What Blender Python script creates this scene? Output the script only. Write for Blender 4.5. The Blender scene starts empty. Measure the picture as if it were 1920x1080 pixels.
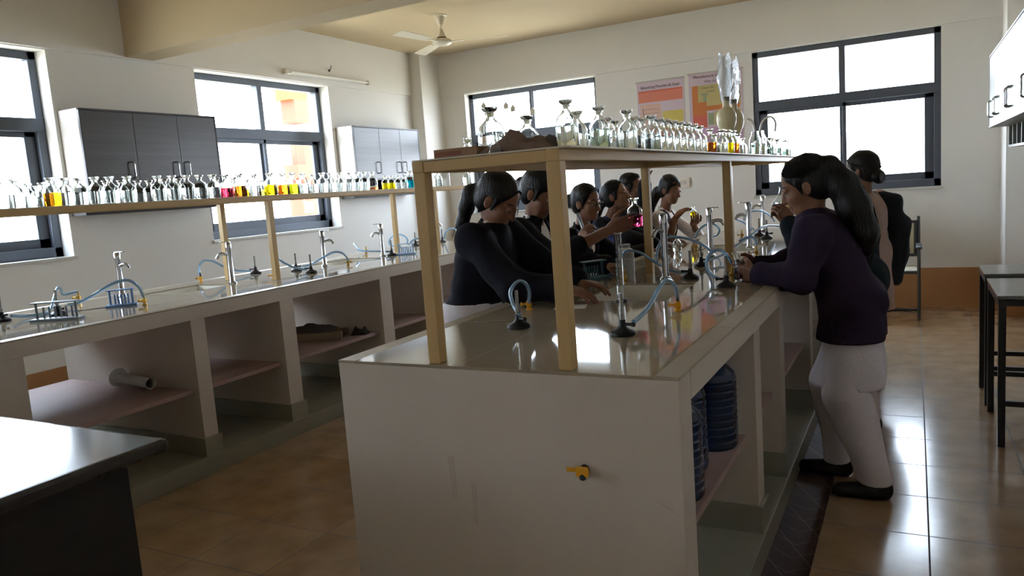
import bpy, bmesh, math, random
import numpy as np
from mathutils import Vector, Matrix
random.seed(7)
SC = bpy.context.scene
COL = SC.collection
PI = math.pi
# ------------------------------------------------------------------ camera, sky, sun, exposure
cam_d = bpy.data.cameras.new('camera')
cam = bpy.data.objects.new('camera', cam_d); COL.objects.link(cam)
RIGHT = Vector((0.88307, 0.46374, -0.07165)); UP = Vector((0.00403, 0.1452, 0.98939)); FWD = Vector((-0.46923, 0.87399, -0.12635))
cam.matrix_world = Matrix(((RIGHT.x, UP.x, -FWD.x, 0.0), (RIGHT.y, UP.y, -FWD.y, 0.0), (RIGHT.z, UP.z, -FWD.z, 1.34), (0, 0, 0, 1)))
cam_d.sensor_width = 36.0
cam_d.lens = 1422.5 / 1920.0 * 36.0
cam_d.clip_start = 0.05; cam_d.clip_end = 300
SC.camera = cam
SC.view_settings.view_transform = 'Standard'
SC.view_settings.look = 'None'
SC.view_settings.gamma = 1.0
SC.view_settings.use_curve_mapping = False
SC.view_settings.exposure = 0.92
try:
    SC.cycles.max_bounces = 14; SC.cycles.diffuse_bounces = 6; SC.cycles.glossy_bounces = 6
    SC.cycles.transmission_bounces = 14; SC.cycles.transparent_max_bounces = 24
    SC.cycles.caustics_reflective = False; SC.cycles.caustics_refractive = False
    SC.cycles.sample_clamp_indirect = 6.0
    SC.cycles.use_denoising = True
except Exception:
    pass
W = bpy.data.worlds.new('sky'); SC.world = W; W.use_nodes = True
wn = W.node_tree.nodes; wl = W.node_tree.links
bgn = wn['Background']
SKY_STRENGTH = 12.0
tc = wn.new('ShaderNodeTexCoord'); sx = wn.new('ShaderNodeSeparateXYZ'); cr = wn.new('ShaderNodeValToRGB')
wl.new(tc.outputs['Generated'], sx.inputs[0]); wl.new(sx.outputs['Z'], cr.inputs[0]); wl.new(cr.outputs[0], bgn.inputs[0])
cr.color_ramp.elements[0].position = 0.0; cr.color_ramp.elements[0].color = (0.82, 0.89, 1.0, 1)
cr.color_ramp.elements[1].position = 0.8; cr.color_ramp.elements[1].color = (0.62, 0.78, 1.0, 1)
bgn.inputs[1].default_value = SKY_STRENGTH
sun_d = bpy.data.lights.new('sun', 'SUN'); sun_d.energy = 4.0; sun_d.angle = 0.01; sun_d.color = (1.0, 0.9, 0.76)
sun = bpy.data.objects.new('sun', sun_d); COL.objects.link(sun)
sun.rotation_euler = Vector((-0.3, 0.02, -0.95)).to_track_quat('-Z', 'Y').to_euler()
sun.location = (10, -8, 20)

# ------------------------------------------------------------------ helpers
def lin(c):
    return tuple(((v / 255.0) / 12.92 if v / 255.0 <= 0.04045 else ((v / 255.0 + 0.055) / 1.055) ** 2.4) for v in c) + (1.0,)

def mat(name, rgb, rough=0.6, metal=0.0, spec=0.5, noise=0.0, nscale=8.0, bump=0.0, bscale=60.0, trans=0.0, ior=1.45, coat=0.0, alpha=1.0, stretch=None, rgb2=None):
    m = bpy.data.materials.new(name); m.use_nodes = True
    n = m.node_tree.nodes; l = m.node_tree.links; p = n['Principled BSDF']
    p.inputs['Base Color'].default_value = lin(rgb); p.inputs['Roughness'].default_value = rough
    p.inputs['Metallic'].default_value = metal; p.inputs['Specular IOR Level'].default_value = spec
    p.inputs['Transmission Weight'].default_value = trans; p.inputs['IOR'].default_value = ior
    p.inputs['Coat Weight'].default_value = coat; p.inputs['Alpha'].default_value = alpha
    co = None
    if noise or bump:
        t = n.new('ShaderNodeTexCoord'); co = t.outputs['Object']
        if stretch:
            mp = n.new('ShaderNodeMapping'); mp.inputs['Scale'].default_value = stretch; l.new(co, mp.inputs[0]); co = mp.outputs[0]
    if noise:
        nt = n.new('ShaderNodeTexNoise'); nt.inputs['Scale'].default_value = nscale; nt.inputs['Detail'].default_value = 6
        l.new(co, nt.inputs['Vector'])
        r = n.new('ShaderNodeValToRGB'); c = lin(rgb)
        if rgb2: c2 = lin(rgb2)
        else: c2 = tuple(v * (1 - noise) for v in c[:3]) + (1,)
        r.color_ramp.elements[0].position = 0.3; r.color_ramp.elements[0].color = c2
        r.color_ramp.elements[1].position = 0.7; r.color_ramp.elements[1].color = c
        l.new(nt.outputs['Fac'], r.inputs[0]); l.new(r.outputs[0], p.inputs['Base Color'])
    if bump:
        nb = n.new('ShaderNodeTexNoise'); nb.inputs['Scale'].default_value = bscale; nb.inputs['Detail'].default_value = 4
        l.new(co, nb.inputs['Vector'])
        bp = n.new('ShaderNodeBump'); bp.inputs['Strength'].default_value = bump; bp.inputs['Distance'].default_value = 0.01
        l.new(nb.outputs['Fac'], bp.inputs['Height']); l.new(bp.outputs[0], p.inputs['Normal'])
    return m

def tile_mat(name, c1, c2, grout, size, off, rough, msize=0.003, spec=0.5, noise=0.25, coat=0.0):
    m = bpy.data.materials.new(name); m.use_nodes = True
    n = m.node_tree.nodes; l = m.node_tree.links; p = n['Principled BSDF']
    g = n.new('ShaderNodeNewGeometry'); mp = n.new('ShaderNodeMapping'); mp.inputs['Location'].default_value = (-off[0], -off[1], 0)
    l.new(g.outputs['Position'], mp.inputs[0])
    b = n.new('ShaderNodeTexBrick'); b.offset = 0.0; b.squash = 1.0
    b.inputs['Scale'].default_value = 1.0; b.inputs['Brick Width'].default_value = size[0]; b.inputs['Row Height'].default_value = size[1]
    b.inputs['Mortar Size'].default_value = msize; b.inputs['Color1'].default_value = lin(c1); b.inputs['Color2'].default_value = lin(c2); b.inputs['Mortar'].default_value = lin(grout)
    b.inputs['Bias'].default_value = 0.0
    l.new(mp.outputs[0], b.inputs['Vector'])
    nt = n.new('ShaderNodeTexNoise'); nt.inputs['Scale'].default_value = 6.0; nt.inputs['Detail'].default_value = 8; l.new(g.outputs['Position'], nt.inputs['Vector'])
    mx = n.new('ShaderNodeMix'); mx.data_type = 'RGBA'; mx.blend_type = 'MULTIPLY'; mx.inputs[0].default_value = 1.0
    r = n.new('ShaderNodeValToRGB'); r.color_ramp.elements[0].color = (1 - noise, 1 - noise * 1.1, 1 - noise * 1.25, 1); r.color_ramp.elements[0].position = 0.35; r.color_ramp.elements[1].position = 0.65
    l.new(nt.outputs['Fac'], r.inputs[0]); l.new(b.outputs['Color'], mx.inputs[6]); l.new(r.outputs[0], mx.inputs[7]); l.new(mx.outputs[2], p.inputs['Base Color'])
    rr = n.new('ShaderNodeMapRange'); rr.inputs['To Min'].default_value = rough; rr.inputs['To Max'].default_value = 0.7
    l.new(b.outputs['Fac'], rr.inputs['Value']); l.new(rr.outputs[0], p.inputs['Roughness'])
    bp = n.new('ShaderNodeBump'); bp.inputs['Strength'].default_value = 0.25; bp.inputs['Distance'].default_value = 0.004; bp.invert = True
    l.new(b.outputs['Fac'], bp.inputs['Height']); l.new(bp.outputs[0], p.inputs['Normal'])
    p.inputs['Specular IOR Level'].default_value = spec
    p.inputs['Coat Weight'].default_value = coat
    return m

class MB:
    """collects shapes given in world (or thing-local) coordinates; build() links them as one mesh object"""
    def __init__(s): s.bm = bmesh.new()
    def _bev(s, vs, bev, seg=2):
        if bev > 0:
            es = list({e for v in vs for e in v.link_edges})
            bmesh.ops.bevel(s.bm, geom=es, offset=bev, segments=seg, affect='EDGES', profile=0.6)
    def box(s, x0, x1, y0, y1, z0, z1, bev=0.0, seg=2):
        M = Matrix.Translation(((x0 + x1) / 2, (y0 + y1) / 2, (z0 + z1) / 2)) @ Matrix.Diagonal((abs(x1 - x0), abs(y1 - y0), abs(z1 - z0), 1))
        r = bmesh.ops.create_cube(s.bm, size=1.0, matrix=M); s._bev(r['verts'], bev, seg); return s
    def obox(s, c, size, rot, bev=0.0):
        M = Matrix.Translation(c) @ rot.to_4x4() @ Matrix.Diagonal((size[0], size[1], size[2], 1))
        r = bmesh.ops.create_cube(s.bm, size=1.0, matrix=M); s._bev(r['verts'], bev); return s
    def rod(s, p0, p1, r0, r1=None, n=16):
        p0 = Vector(p0); p1 = Vector(p1); d = p1 - p0; L = d.length
        M = Matrix.Translation((p0 + p1) / 2) @ d.to_track_quat('Z', 'Y').to_matrix().to_4x4()
        bmesh.ops.create_cone(s.bm, cap_ends=True, segments=n, radius1=r0, radius2=r0 if r1 is None else r1, depth=L, matrix=M); return s
    def ball(s, c, r, u=16, v=10, rot=None):
        r = (r, r, r) if not hasattr(r, '__len__') else r
        M = Matrix.Translation(c) @ (rot.to_4x4() if rot else Matrix()) @ Matrix.Diagonal((r[0], r[1], r[2], 1))
        bmesh.ops.create_uvsphere(s.bm, u_segments=u, v_segments=v, radius=1.0, matrix=M); return s
    def lathe(s, prof, c=(0, 0, 0), n=24, rot=None, closed=False):
        M = Matrix.Translation(c) @ (rot.to_4x4() if rot else Matrix())
        rings = []
        for r, z in prof:
            if r < 1e-6: rings.append([s.bm.verts.new(M @ Vector((0, 0, z)))])
            else: rings.append([s.bm.verts.new(M @ Vector((r * math.cos(2 * PI * k / n), r * math.sin(2 * PI * k / n), z))) for k in range(n)])
        pairs = list(zip(rings, rings[1:])) + ([(rings[-1], rings[0])] if closed else [])
        for a, b in pairs:
            for k in range(n):
                j = (k + 1) % n
                f = [a[k % len(a)], a[j % len(a)], b[j % len(b)], b[k % len(b)]]
                q = []
                for v in f:
                    if v not in q: q.append(v)
                if len(q) > 2: s.bm.faces.new(q)
        return s
    def tube(s, pts, r, n=8, sm=6, taper=None, cap=True):
        P = spline(pts, sm) if sm else [Vector(p) for p in pts]
        up = Vector((0, 0, 1)); prev = None; rings = []
        for i, p in enumerate(P):
            t = (P[min(i + 1, len(P) - 1)] - P[max(i - 1, 0)]).normalized()
            if prev is None:
                x = t.cross(up if abs(t.z) < 0.95 else Vector((1, 0, 0))).normalized()
            else:
                x = (prev - t * prev.dot(t)).normalized()
            prev = x; y = t.cross(x)
            rr = r if taper is None else taper(i / (len(P) - 1)) * r
            rings.append([s.bm.verts.new(p + (x * math.cos(2 * PI * k / n) + y * math.sin(2 * PI * k / n)) * rr) for k in range(n)])
        for a, b in zip(rings, rings[1:]):
            for k in range(n): s.bm.faces.new((a[k], a[(k + 1) % n], b[(k + 1) % n], b[k]))
        if cap:
            s.bm.faces.new(rings[0][::-1]); s.bm.faces.new(rings[-1])
        return s
    def prism(s, poly, axis, a0, a1):
        """extrude a 2D polygon along axis ('x','y','z') from a0 to a1"""
        def pt(u, v, a): return {'x': (a, u, v), 'y': (u, a, v), 'z': (u, v, a)}[axis]
        A = [s.bm.verts.new(pt(u, v, a0)) for u, v in poly]; B = [s.bm.verts.new(pt(u, v, a1)) for u, v in poly]
        s.bm.faces.new(A[::-1]); s.bm.faces.new(B); k = len(poly)
        for i in range(k): s.bm.faces.new((A[i], A[(i + 1) % k], B[(i + 1) % k], B[i]))
        return s
    def quad(s, *pts):
        s.bm.faces.new([s.bm.verts.new(p) for p in pts]); return s
    def build(s, name, m, parent=None, smooth=True, origin=None, ang=40):
        bm = s.bm
        bmesh.ops.recalc_face_normals(bm, faces=bm.faces)
        if parent is None and origin is None:
            lo = [min(v.co[i] for v in bm.verts) for i in range(3)]; hi = [max(v.co[i] for v in bm.verts) for i in range(3)]
            origin = ((lo[0] + hi[0]) / 2, (lo[1] + hi[1]) / 2, lo[2])
        if origin is not None: bmesh.ops.translate(bm, vec=-Vector(origin), verts=bm.verts)
        me = bpy.data.meshes.new(name); bm.to_mesh(me); bm.free()
        if smooth:
            for p in me.polygons: p.use_smooth = True
            try: me.set_sharp_from_angle(angle=math.radians(ang))
            except Exception: pass
        if m is not None:
            for q in (m if isinstance(m, (list, tuple)) else [m]): me.materials.append(q)
        o = bpy.data.objects.new(name, me); COL.objects.link(o)
        if origin is not None: o.location = origin
        if parent is not None: o.parent = parent
        return o

def spline(pts, sm=6):
    P = [Vector(p) for p in pts]; out = []
    for i in range(len(P) - 1):
        p0 = P[max(i - 1, 0)]; p1 = P[i]; p2 = P[i + 1]; p3 = P[min(i + 2, len(P) - 1)]
        for k in range(sm):
            t = k / sm
            out.append(0.5 * ((2 * p1) + (p2 - p0) * t + (2 * p0 - 5 * p1 + 4 * p2 - p3) * t * t + (3 * p1 - p0 - 3 * p2 + p3) * t ** 3))
    out.append(P[-1]); return out

def tag(o, label=None, cat=None, group=None, kind=None):
    if label: o['label'] = label
    if cat: o['category'] = cat
    if group: o['group'] = group
    if kind: o['kind'] = kind
    return o
def thing(name, label, cat, loc=(0, 0, 0), rotz=0.0, group=None):
    o = bpy.data.objects.new(name, None); COL.objects.link(o); o.empty_display_size = 0.05
    o.location = loc; o.rotation_euler = (0, 0, rotz)
    return tag(o, label, cat, group)
def dup(root, loc, rotz, label, group=None, name=None):
    r = root.copy(); COL.objects.link(r); r.location = loc; r.rotation_euler = (0, 0, rotz); r['label'] = label
    if group: r['group'] = group
    for ch in list(root.children):
        c = ch.copy(); COL.objects.link(c); c.parent = r
        for g in list(ch.children):
            d = g.copy(); COL.objects.link(d); d.parent = c
    return r
def struct(mb, name, m, smooth=False):
    return tag(mb.build(name, m, origin=(0, 0, 0), smooth=smooth), kind='structure')
# ------------------------------------------------------------------ room shell
XL, XR, YB, YN, ZC, ZL = -5.18, 0.86, 7.915, -2.6, 3.0, 2.515
M_wall = mat('wall_paint', (226, 224, 219), 0.75, noise=0.05, nscale=1.5, bump=0.05, bscale=120)
M_ceil = mat('ceiling_paint', (200, 182, 150), 0.8, noise=0.04, nscale=1.2)
M_floor = tile_mat('floor_tiles', (176, 150, 118), (166, 137, 104), (92, 76, 60), (0.364, 0.364), (0.04, 2.96), 0.16, 0.003, spec=1.0)
M_herring = None
M_frame = mat('window_frame_grey', (92, 98, 108), 0.42, 0.3, noise=0.08, nscale=5)
M_dado = mat('dado_tile_brown', (176, 128, 84), 0.35, noise=0.15, nscale=3)
M_sill = mat('sill_stone', (206, 204, 196), 0.35, noise=0.08)
M_pane = bpy.data.materials.new('window_glass'); M_pane.use_nodes = True
_n = M_pane.node_tree.nodes; _l = M_pane.node_tree.links
_n.remove(_n['Principled BSDF']); _t = _n.new('ShaderNodeBsdfTransparent'); _g = _n.new('ShaderNodeBsdfGlossy'); _g.inputs['Roughness'].default_value = 0.02
_x = _n.new('ShaderNodeMixShader'); _x.inputs[0].default_value = 0.05; _t.inputs[0].default_value = (0.96, 0.97, 0.97, 1)
_l.new(_t.outputs[0], _x.inputs[1]); _l.new(_g.outputs[0], _x.inputs[2]); _l.new(_x.outputs[0], _n['Material Output'].inputs[0])

struct(MB().box(XL - 0.3, XR + 0.3, YN - 0.2, YB + 0.3, -0.2, 0.0), 'floor', M_floor)
struct(MB().box(XL - 0.3, XR + 0.3, YN - 0.2, YB + 0.3, ZC, ZC + 0.25), 'ceiling', M_ceil)
T = 0.26
def wall_x(mb, x0, x1, y0, y1, z0, z1, holes):
    """wall slab between x0..x1 with rectangular holes (ya, yb, za, zb) sorted by y"""
    y = y0
    for (ya, yb, za, zb) in holes:
        mb.box(x0, x1, y, ya, z0, z1); mb.box(x0, x1, ya, yb, z0, za); mb.box(x0, x1, ya, yb, zb, z1); y = yb
    mb.box(x0, x1, y, y1, z0, z1); return mb
W2 = (4.454, 6.07, 1.111, 2.51); W1 = (1.62, 3.244, 1.111, 2.51); W_FILL = (-1.1, 0.05, 1.111, 2.51)  # last opening is unseen, added behind the camera and sized for fill light
wall = wall_x(MB(), XL - T, XL, YN - 0.2, YB + 0.3, 0, ZC, [W_FILL, W1, W2])
wall.box(XL, XL + 0.02, YN, YB, ZL + 0.003, ZC)                      # upper band stands a little proud
struct(wall, 'wall_left', M_wall)
WL_, WR_ = (-4.70, -3.05, 1.111, 2.51), (-1.406, 0.211, 1.111, 2.51)
wb = MB(); x = XL
for (xa, xb, za, zb) in (WL_, WR_):
    wb.box(x, xa, YB, YB + T, 0, ZC); wb.box(xa, xb, YB, YB + T, 0, za); wb.box(xa, xb, YB, YB + T, zb, ZC); x = xb
wb.box(x, XR + 0.3, YB, YB + T, 0, ZC); wb.box(XL, XR, YB - 0.02, YB, ZL + 0.003, ZC)
struct(wb, 'wall_back', M_wall)
struct(MB().box(XR, XR + 0.25, YN - 0.2, YB, 0, ZC), 'wall_right', M_wall)
struct(MB().box(XL, XR, YN - 0.2, YN, 0, ZC), 'wall_near', M_wall)
struct(MB().box(XL + 0.02, XR, 3.83, 4.07, 2.527, ZC), 'trim_beam', M_ceil)
struct(MB().box(XL, -5.02, 7.50, YB, 0, ZC), 'trim_column_left', M_wall)
struct(MB().box(0.66, XR, 7.45, YB, 0, ZC), 'trim_column_right', M_wall)
dz = 0.368
struct(MB().box(-4.9, 0.655, YB - 0.012, YB, 0, dz), 'baseboard_back', M_dado)
struct(MB().box(XL, XL + 0.012, YN, 7.5, 0, dz), 'baseboard_left', M_dado)
struct(MB().box(XR - 0.012, XR, YN, 7.45, 0, dz).box(0.648, 0.66, 7.438, YB - 0.012, 0, dz).box(0.66, XR - 0.012, 7.438, 7.45, 0, dz), 'baseboard_right', M_dado)

def window(n, plane, a0, a1, z0, z1, pos, zt, sash, mid=None):
    """dark aluminium window: plane 'x' or 'y' at depth pos (inner face), outward direction sign"""
    sg = -1 if plane == 'x' else 1
    root = bpy.data.objects.new('window_%d' % n, None); COL.objects.link(root)
    root.location = (pos, (a0 + a1) / 2, z0) if plane == 'x' else ((a0 + a1) / 2, pos, z0)
    root['kind'] = 'structure'
    mid = (a0 + a1) / 2 if mid is None else mid
    def bx(mb, u0, u1, d0, d1, za, zb, bev=0.004):
        d0, d1 = pos + sg * d0, pos + sg * d1
        if plane == 'x': mb.box(min(d0, d1), max(d0, d1), u0, u1, za, zb, bev)
        else: mb.box(u0, u1, min(d0, d1), max(d0, d1), za, zb, bev)
    f = MB(); w = 0.055
    bx(f, a0, a1, 0, .07, z0, z0 + .07); bx(f, a0, a1, 0, .07, z1 - w, z1)
    bx(f, a0, a0 + w, 0, .07, z0, z1); bx(f, a1 - w, a1, 0, .07, z0, z1)
    bx(f, a0, a1, -.004, .07, zt - .045, zt + .045); bx(f, mid - .028, mid + .028, -.002, .07, zt, z1)
    fr = f.build('window_frame', M_frame, root, smooth=False, origin=None)
    for k, (u0, u1, d) in enumerate(((a0 + w, mid + .03, .012), (mid - .03, a1 - w, .04))):
        q = MB(); s = sash
        bx(q, u0, u1, d, d + .026, z0 + .06, z0 + .06 + s); bx(q, u0, u1, d, d + .026, zt - .045 - s * .5, zt - .03)
        bx(q, u0, u0 + s * (1 if k == 0 else .45), d, d + .026, z0 + .06, zt - .03); bx(q, u1 - s * (1 if k == 1 else .45), u1, d, d + .026, z0 + .06, zt - .03)
        q.build('sash', M_frame, root, smooth=False)
        g = MB(); bx(g, u0 + .01, u1 - .01, d + .010, d + .015, z0 + .08, zt - .04, 0); g.build('pane', M_pane, root, smooth=False)
    for u0, u1 in ((a0 + .03, mid), (mid, a1 - .03)):
        g = MB(); bx(g, u0, u1, .03, .035, zt, z1 - .03, 0); g.build('pane', M_pane, root, smooth=False)
    for ch in root.children:
        ch.data.transform(Matrix.Translation(-root.location))
    s = MB(); e = 0.0
    if plane == 'x': s.box(pos, XL + 0.018, a0 - .02, a1 + .02, z0 - .022, z0, .003)
    else: s.box(a0 - .02, a1 + .02, YB - 0.018, pos, z0 - .022, z0, .003)
    struct(s, 'trim_sill_%d' % n, M_sill)
    return root
window(5, 'x', W_FILL[0], W_FILL[1], 1.111, 2.51, XL - .12, 2.02, .075)  # added out of view to throw fill light on the near bench face
window(1, 'x', W1[0], W1[1], 1.111, 2.51, XL - .12, 2.02, .075)
window(2, 'x', W2[0], W2[1], 1.111, 2.51, XL - .12, 2.02, .075)
window(3, 'y', WL_[0], WL_[1], 1.111, 2.51, YB + .10, 1.99, .075)
window(4, 'y', WR_[0], WR_[1], 1.111, 2.51, YB + .02, 1.99, .075)

# dark herringbone paving beside the island
m = bpy.data.materials.new('maroon_herringbone_tiles'); m.use_nodes = True
n_ = m.node_tree.nodes; l_ = m.node_tree.links; p_ = n_['Principled BSDF']
g_ = n_.new('ShaderNodeNewGeometry'); s_ = n_.new('ShaderNodeSeparateXYZ'); l_.new(g_.outputs['Position'], s_.inputs[0])
def math_(op, a, b=None, c=None):
    q = n_.new('ShaderNodeMath'); q.operation = op
    for i, v in enumerate((a, b, c)):
        if v is None: continue
        if isinstance(v, (int, float)): q.inputs[i].default_value = v
        else: l_.new(v, q.inputs[i])
    return q.outputs[0]
xx = math_('ADD', s_.outputs['X'], 0.385); ax = math_('ABSOLUTE', xx)
zig = math_('ADD', s_.outputs['Y'], math_('MULTIPLY', ax, -0.9))
gl = math_('LESS_THAN', math_('FRACT', math_('DIVIDE', zig, 0.105)), 0.045)
gx = math_('LESS_THAN', math_('ABSOLUTE', math_('SUBTRACT', math_('FRACT', math_('DIVIDE', math_('ADD', s_.outputs['X'], math_('MULTIPLY', s_.outputs['Y'], 0.55)), 0.13)), 0.5)), 0.02)
gg = math_('MAXIMUM', gl, gx)
mx_ = n_.new('ShaderNodeMix'); mx_.data_type = 'RGBA'; mx_.inputs[6].default_value = lin((62, 40, 34)); mx_.inputs[7].default_value = lin((112, 96, 84))
l_.new(gg, mx_.inputs[0]); l_.new(mx_.outputs[2], p_.inputs['Base Color']); p_.inputs['Roughness'].default_value = 0.45
struct(MB().box(-0.462, -0.315, 1.55, 7.4, 0.0, 0.004), 'trim_paving_strip', m)

# ------------------------------------------------------------------ outside: ground, orange building post, trees
M_ground = mat('dry_ground', (208, 194, 168), 0.95, noise=0.2, nscale=0.4)
tag(MB().box(-60, 30, -30, 60, -3.7, -3.5).build('ground', M_ground, origin=(0, 0, 0), smooth=False), kind='structure')
# ------------------------------------------------------------------ benches
H = 0.886
M_bwhite = mat('bench_white_paint', (206, 196, 181), 0.6, noise=0.08, nscale=2.5, bump=0.04, bscale=90)
M_top = tile_mat('bench_top_tiles', (164, 152, 130), (158, 146, 124), (140, 130, 114), (0.605, 0.605), (0.12, 0.47), 0.045, 0.0016, noise=0.06)
M_edge = tile_mat('bench_edge_tiles', (172, 160, 136), (160, 148, 124), (120, 110, 94), (0.3, 0.605), (0.0, 0.47), 0.4, 0.002, noise=0.1)
M_kota = mat('kota_stone', (150, 148, 130), 0.35, noise=0.12, nscale=3)
M_shelfst = mat('red_shelf_stone', (176, 148, 140), 0.4, noise=0.25, nscale=4, stretch=(1, 0.25, 1), rgb2=(150, 128, 122))
M_post = mat('cream_steel_paint', (198, 166, 110), 0.45, noise=0.06, nscale=6)
M_chrome = mat('chrome', (205, 207, 210), 0.13, 1.0)
M_sink = mat('sink_stone', (228, 224, 212), 0.3, noise=0.06)
M_pvc = mat('grey_pvc', (150, 150, 146), 0.5)
def bench(name, label, x0, x1, y0, y1, sinks, piers, front, solid_near):
    root = thing(name, label, 'laboratory bench', ((x0 + x1) / 2, (y0 + y1) / 2, 0))
    o = root.location
    def bd(mb, nm, m, **k):
        ob = mb.build(nm, m, root, **k); ob.data.transform(Matrix.Translation(-o)); return ob
    # worktop with sink holes
    mb = MB(); ys = y0; zt0, zt1 = H - 0.008, H
    for (sx0, sx1, sy0, sy1) in sorted(sinks, key=lambda q: q[2]):
        mb.box(x0 + .06, x1 - .06, ys, sy0, zt0, zt1); mb.box(x0 + .06, sx0, sy0, sy1, zt0, zt1); mb.box(sx1, x1 - .06, sy0, sy1, zt0, zt1); ys = sy1
    mb.box(x0 + .06, x1 - .06, ys, y1, zt0, zt1)
    bd(mb, 'worktop', M_top, smooth=False)
    e = MB(); e.box(x0, x0 + .06, y0, y1, zt0, H, .0); e.box(x1 - .06, x1, y0, y1, zt0, H, .0)
    bd(e, 'edge_trim', M_edge, smooth=False)
    yb0 = piers[0][1] + .0005 if solid_near else y0
    b = MB(); b.box(x0, x0 + .09, yb0, y1, H - .078, zt0); b.box(x1 - .09, x1, yb0, y1, H - .078, zt0)
    b.box(x0 + .09, x1 - .09, y0, y1, H - .06, zt0 - .001) if not sinks else None
    if sinks:
        ys = yb0
        for (sx0, sx1, sy0, sy1) in sorted(sinks, key=lambda q: q[2]):
            b.box(x0 + .09, x1 - .09, ys, sy0 - .02, H - .06, zt0 - .001); b.box(x0 + .09, sx0 - .02, sy0 - .02, sy1 + .02, H - .06, zt0 - .001); b.box(sx1 + .02, x1 - .09, sy0 - .02, sy1 + .02, H - .06, zt0 - .001); ys = sy1 + .02
        b.box(x0 + .09, x1 - .09, ys, y1, H - .06, zt0 - .001)
    for ya in ([yb0, y1 - .05] if not solid_near else [y1 - .05]): b.box(x0 + .09, x1 - .09, ya, ya + .05, H - .078, H - .0602)
    bd(b, 'top_beam', M_bwhite, smooth=False)
    pl = MB().box(x0 - .02, x1 + .02, y0 + (0.02 if solid_near else 0), y1, 0.0, .0956, .003); bd(pl, 'plinth', M_kota, smooth=False)
    for (a, c) in piers:
        near = solid_near and a <= y0 + 1e-6
        w = MB().box(x0 + .001, x1 - .001, a, c, .0 if near else .0956, (H - .0082 if near else H - .0785), .002)
        bd(w, 'partition', M_bwhite, smooth=False)
        if not near:
            k = MB().box(x0 - .012, x1 + .012, a - .012, c + .012, .0955, .192, .002); bd(k, 'skirting', M_kota, smooth=False)
    for (a0, a1), (c0, c1) in zip(piers, piers[1:]):
        s = MB().box(x0 + .035, x1 - .035, a1 + .001, c0 - .001, .425, .448, .003); bd(s, 'shelf', M_shelfst, smooth=False)
    for (sx0, sx1, sy0, sy1) in sinks:
        t = .012; zb = H - .15
        k = MB().box(sx0 - t, sx1 + t, sy0 - t, sy1 + t, zb - t, zb)
        k.box(sx0 - t, sx0, sy0 - t, sy1 + t, zb, zt0 - .0004); k.box(sx1, sx1 + t, sy0 - t, sy1 + t, zb, zt0 - .0004)
        k.box(sx0, sx1, sy0 - t, sy0, zb, zt0 - .0004); k.box(sx0, sx1, sy1, sy1 + t, zb, zt0 - .0004)
        sk = bd(k, 'sink_basin', M_sink, smooth=False)
        d = MB().rod(((sx0 + sx1) / 2, (sy0 + sy1) / 2, .448), ((sx0 + sx1) / 2, (sy0 + sy1) / 2, zb - t), .019)
        d.rod(((sx0 + sx1) / 2, (sy0 + sy1) / 2, .60), ((sx0 + sx1) / 2, (sy0 + sy1) / 2, .66), .027)
        bd(d, 'drain_pipe', M_pvc)
    return root
IX0, IX1, IY0, IY1 = -1.495, -0.482, 1.677, 6.5
BX0, BX1, BY0, BY1 = -4.344, -3.241, 1.25, 6.5
i_piers = [(1.677, 1.78), (2.60, 2.71), (3.15, 3.255), (4.13, 4.24), (4.78, 4.88), (5.72, 5.82), (6.40, 6.5)]
b_piers = [(1.25, 1.755), (2.578, 2.665), (3.195, 3.303), (4.13, 4.25), (4.80, 4.90), (5.72, 5.82), (6.40, 6.5)]
i_sinks = [(-1.20, -0.84, 2.775, 3.265), (-1.20, -0.84, 4.62, 5.11)]
b_sinks = [(-4.11, -3.79, 2.93, 3.36), (-4.15, -3.78, 4.36, 4.90)]
bench('island_bench', 'near white laboratory island bench with polished tile top and yellow nozzle stub', IX0, IX1, IY0, IY1, i_sinks, i_piers, 1, True)
bench('island_bench', 'long left laboratory bench with open shelf bays and light tile top', BX0, BX1, BY0, BY1, b_sinks, b_piers, 1, False)

def rack_shelf(label, xl, xr, ys, y1, zt, over=0.0):
    y0 = ys[0] - .02
    root = thing('bottle_shelf', label, 'bottle shelf', ((xl + xr) / 2, (y0 + y1) / 2, H)); o = root.location
    def bd(mb, nm, m, **k):
        ob = mb.build(nm, m, root, **k); ob.data.transform(Matrix.Translation(-o)); return ob
    zb = zt - .03; r = .0185
    for y in ys:
        for x in (xl + r, xr - r): bd(MB().box(x - r, x + r, y - r, y + r, H, zb + .001, .003), 'post', M_post, smooth=False)
    f = MB()
    f.box(xl, xl + .035, y0, y1, zb, zt, .003); f.box(xr - .035, xr, y0, y1, zb, zt, .003)
    for y in ys + [y1 - .02]: f.box(xl + .035, xr - .035, y - .0175, y + .0175, zb, zt - .001, .002)
    bd(f, 'shelf_frame', M_post, smooth=False)
    bd(MB().box(xl - .0, xr + over, y0 + .002, y1, zt, zt + .004), 'shelf_board', M_board, smooth=False)
    return root
M_board = mat('shelf_board_white', (214, 206, 184), 0.4, noise=0.1, nscale=5)
ZS = 1.439
rack_shelf('cream steel bottle shelf standing on the near island bench', -1.185, -0.755, [1.712, 3.64, 5.57], 6.3, ZS - .004, 0.03)
rack_shelf('cream steel bottle shelf standing on the left bench by the windows', -4.08, -3.61, [1.60, 3.575, 5.47], 6.3, 1.425 - .004)

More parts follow.
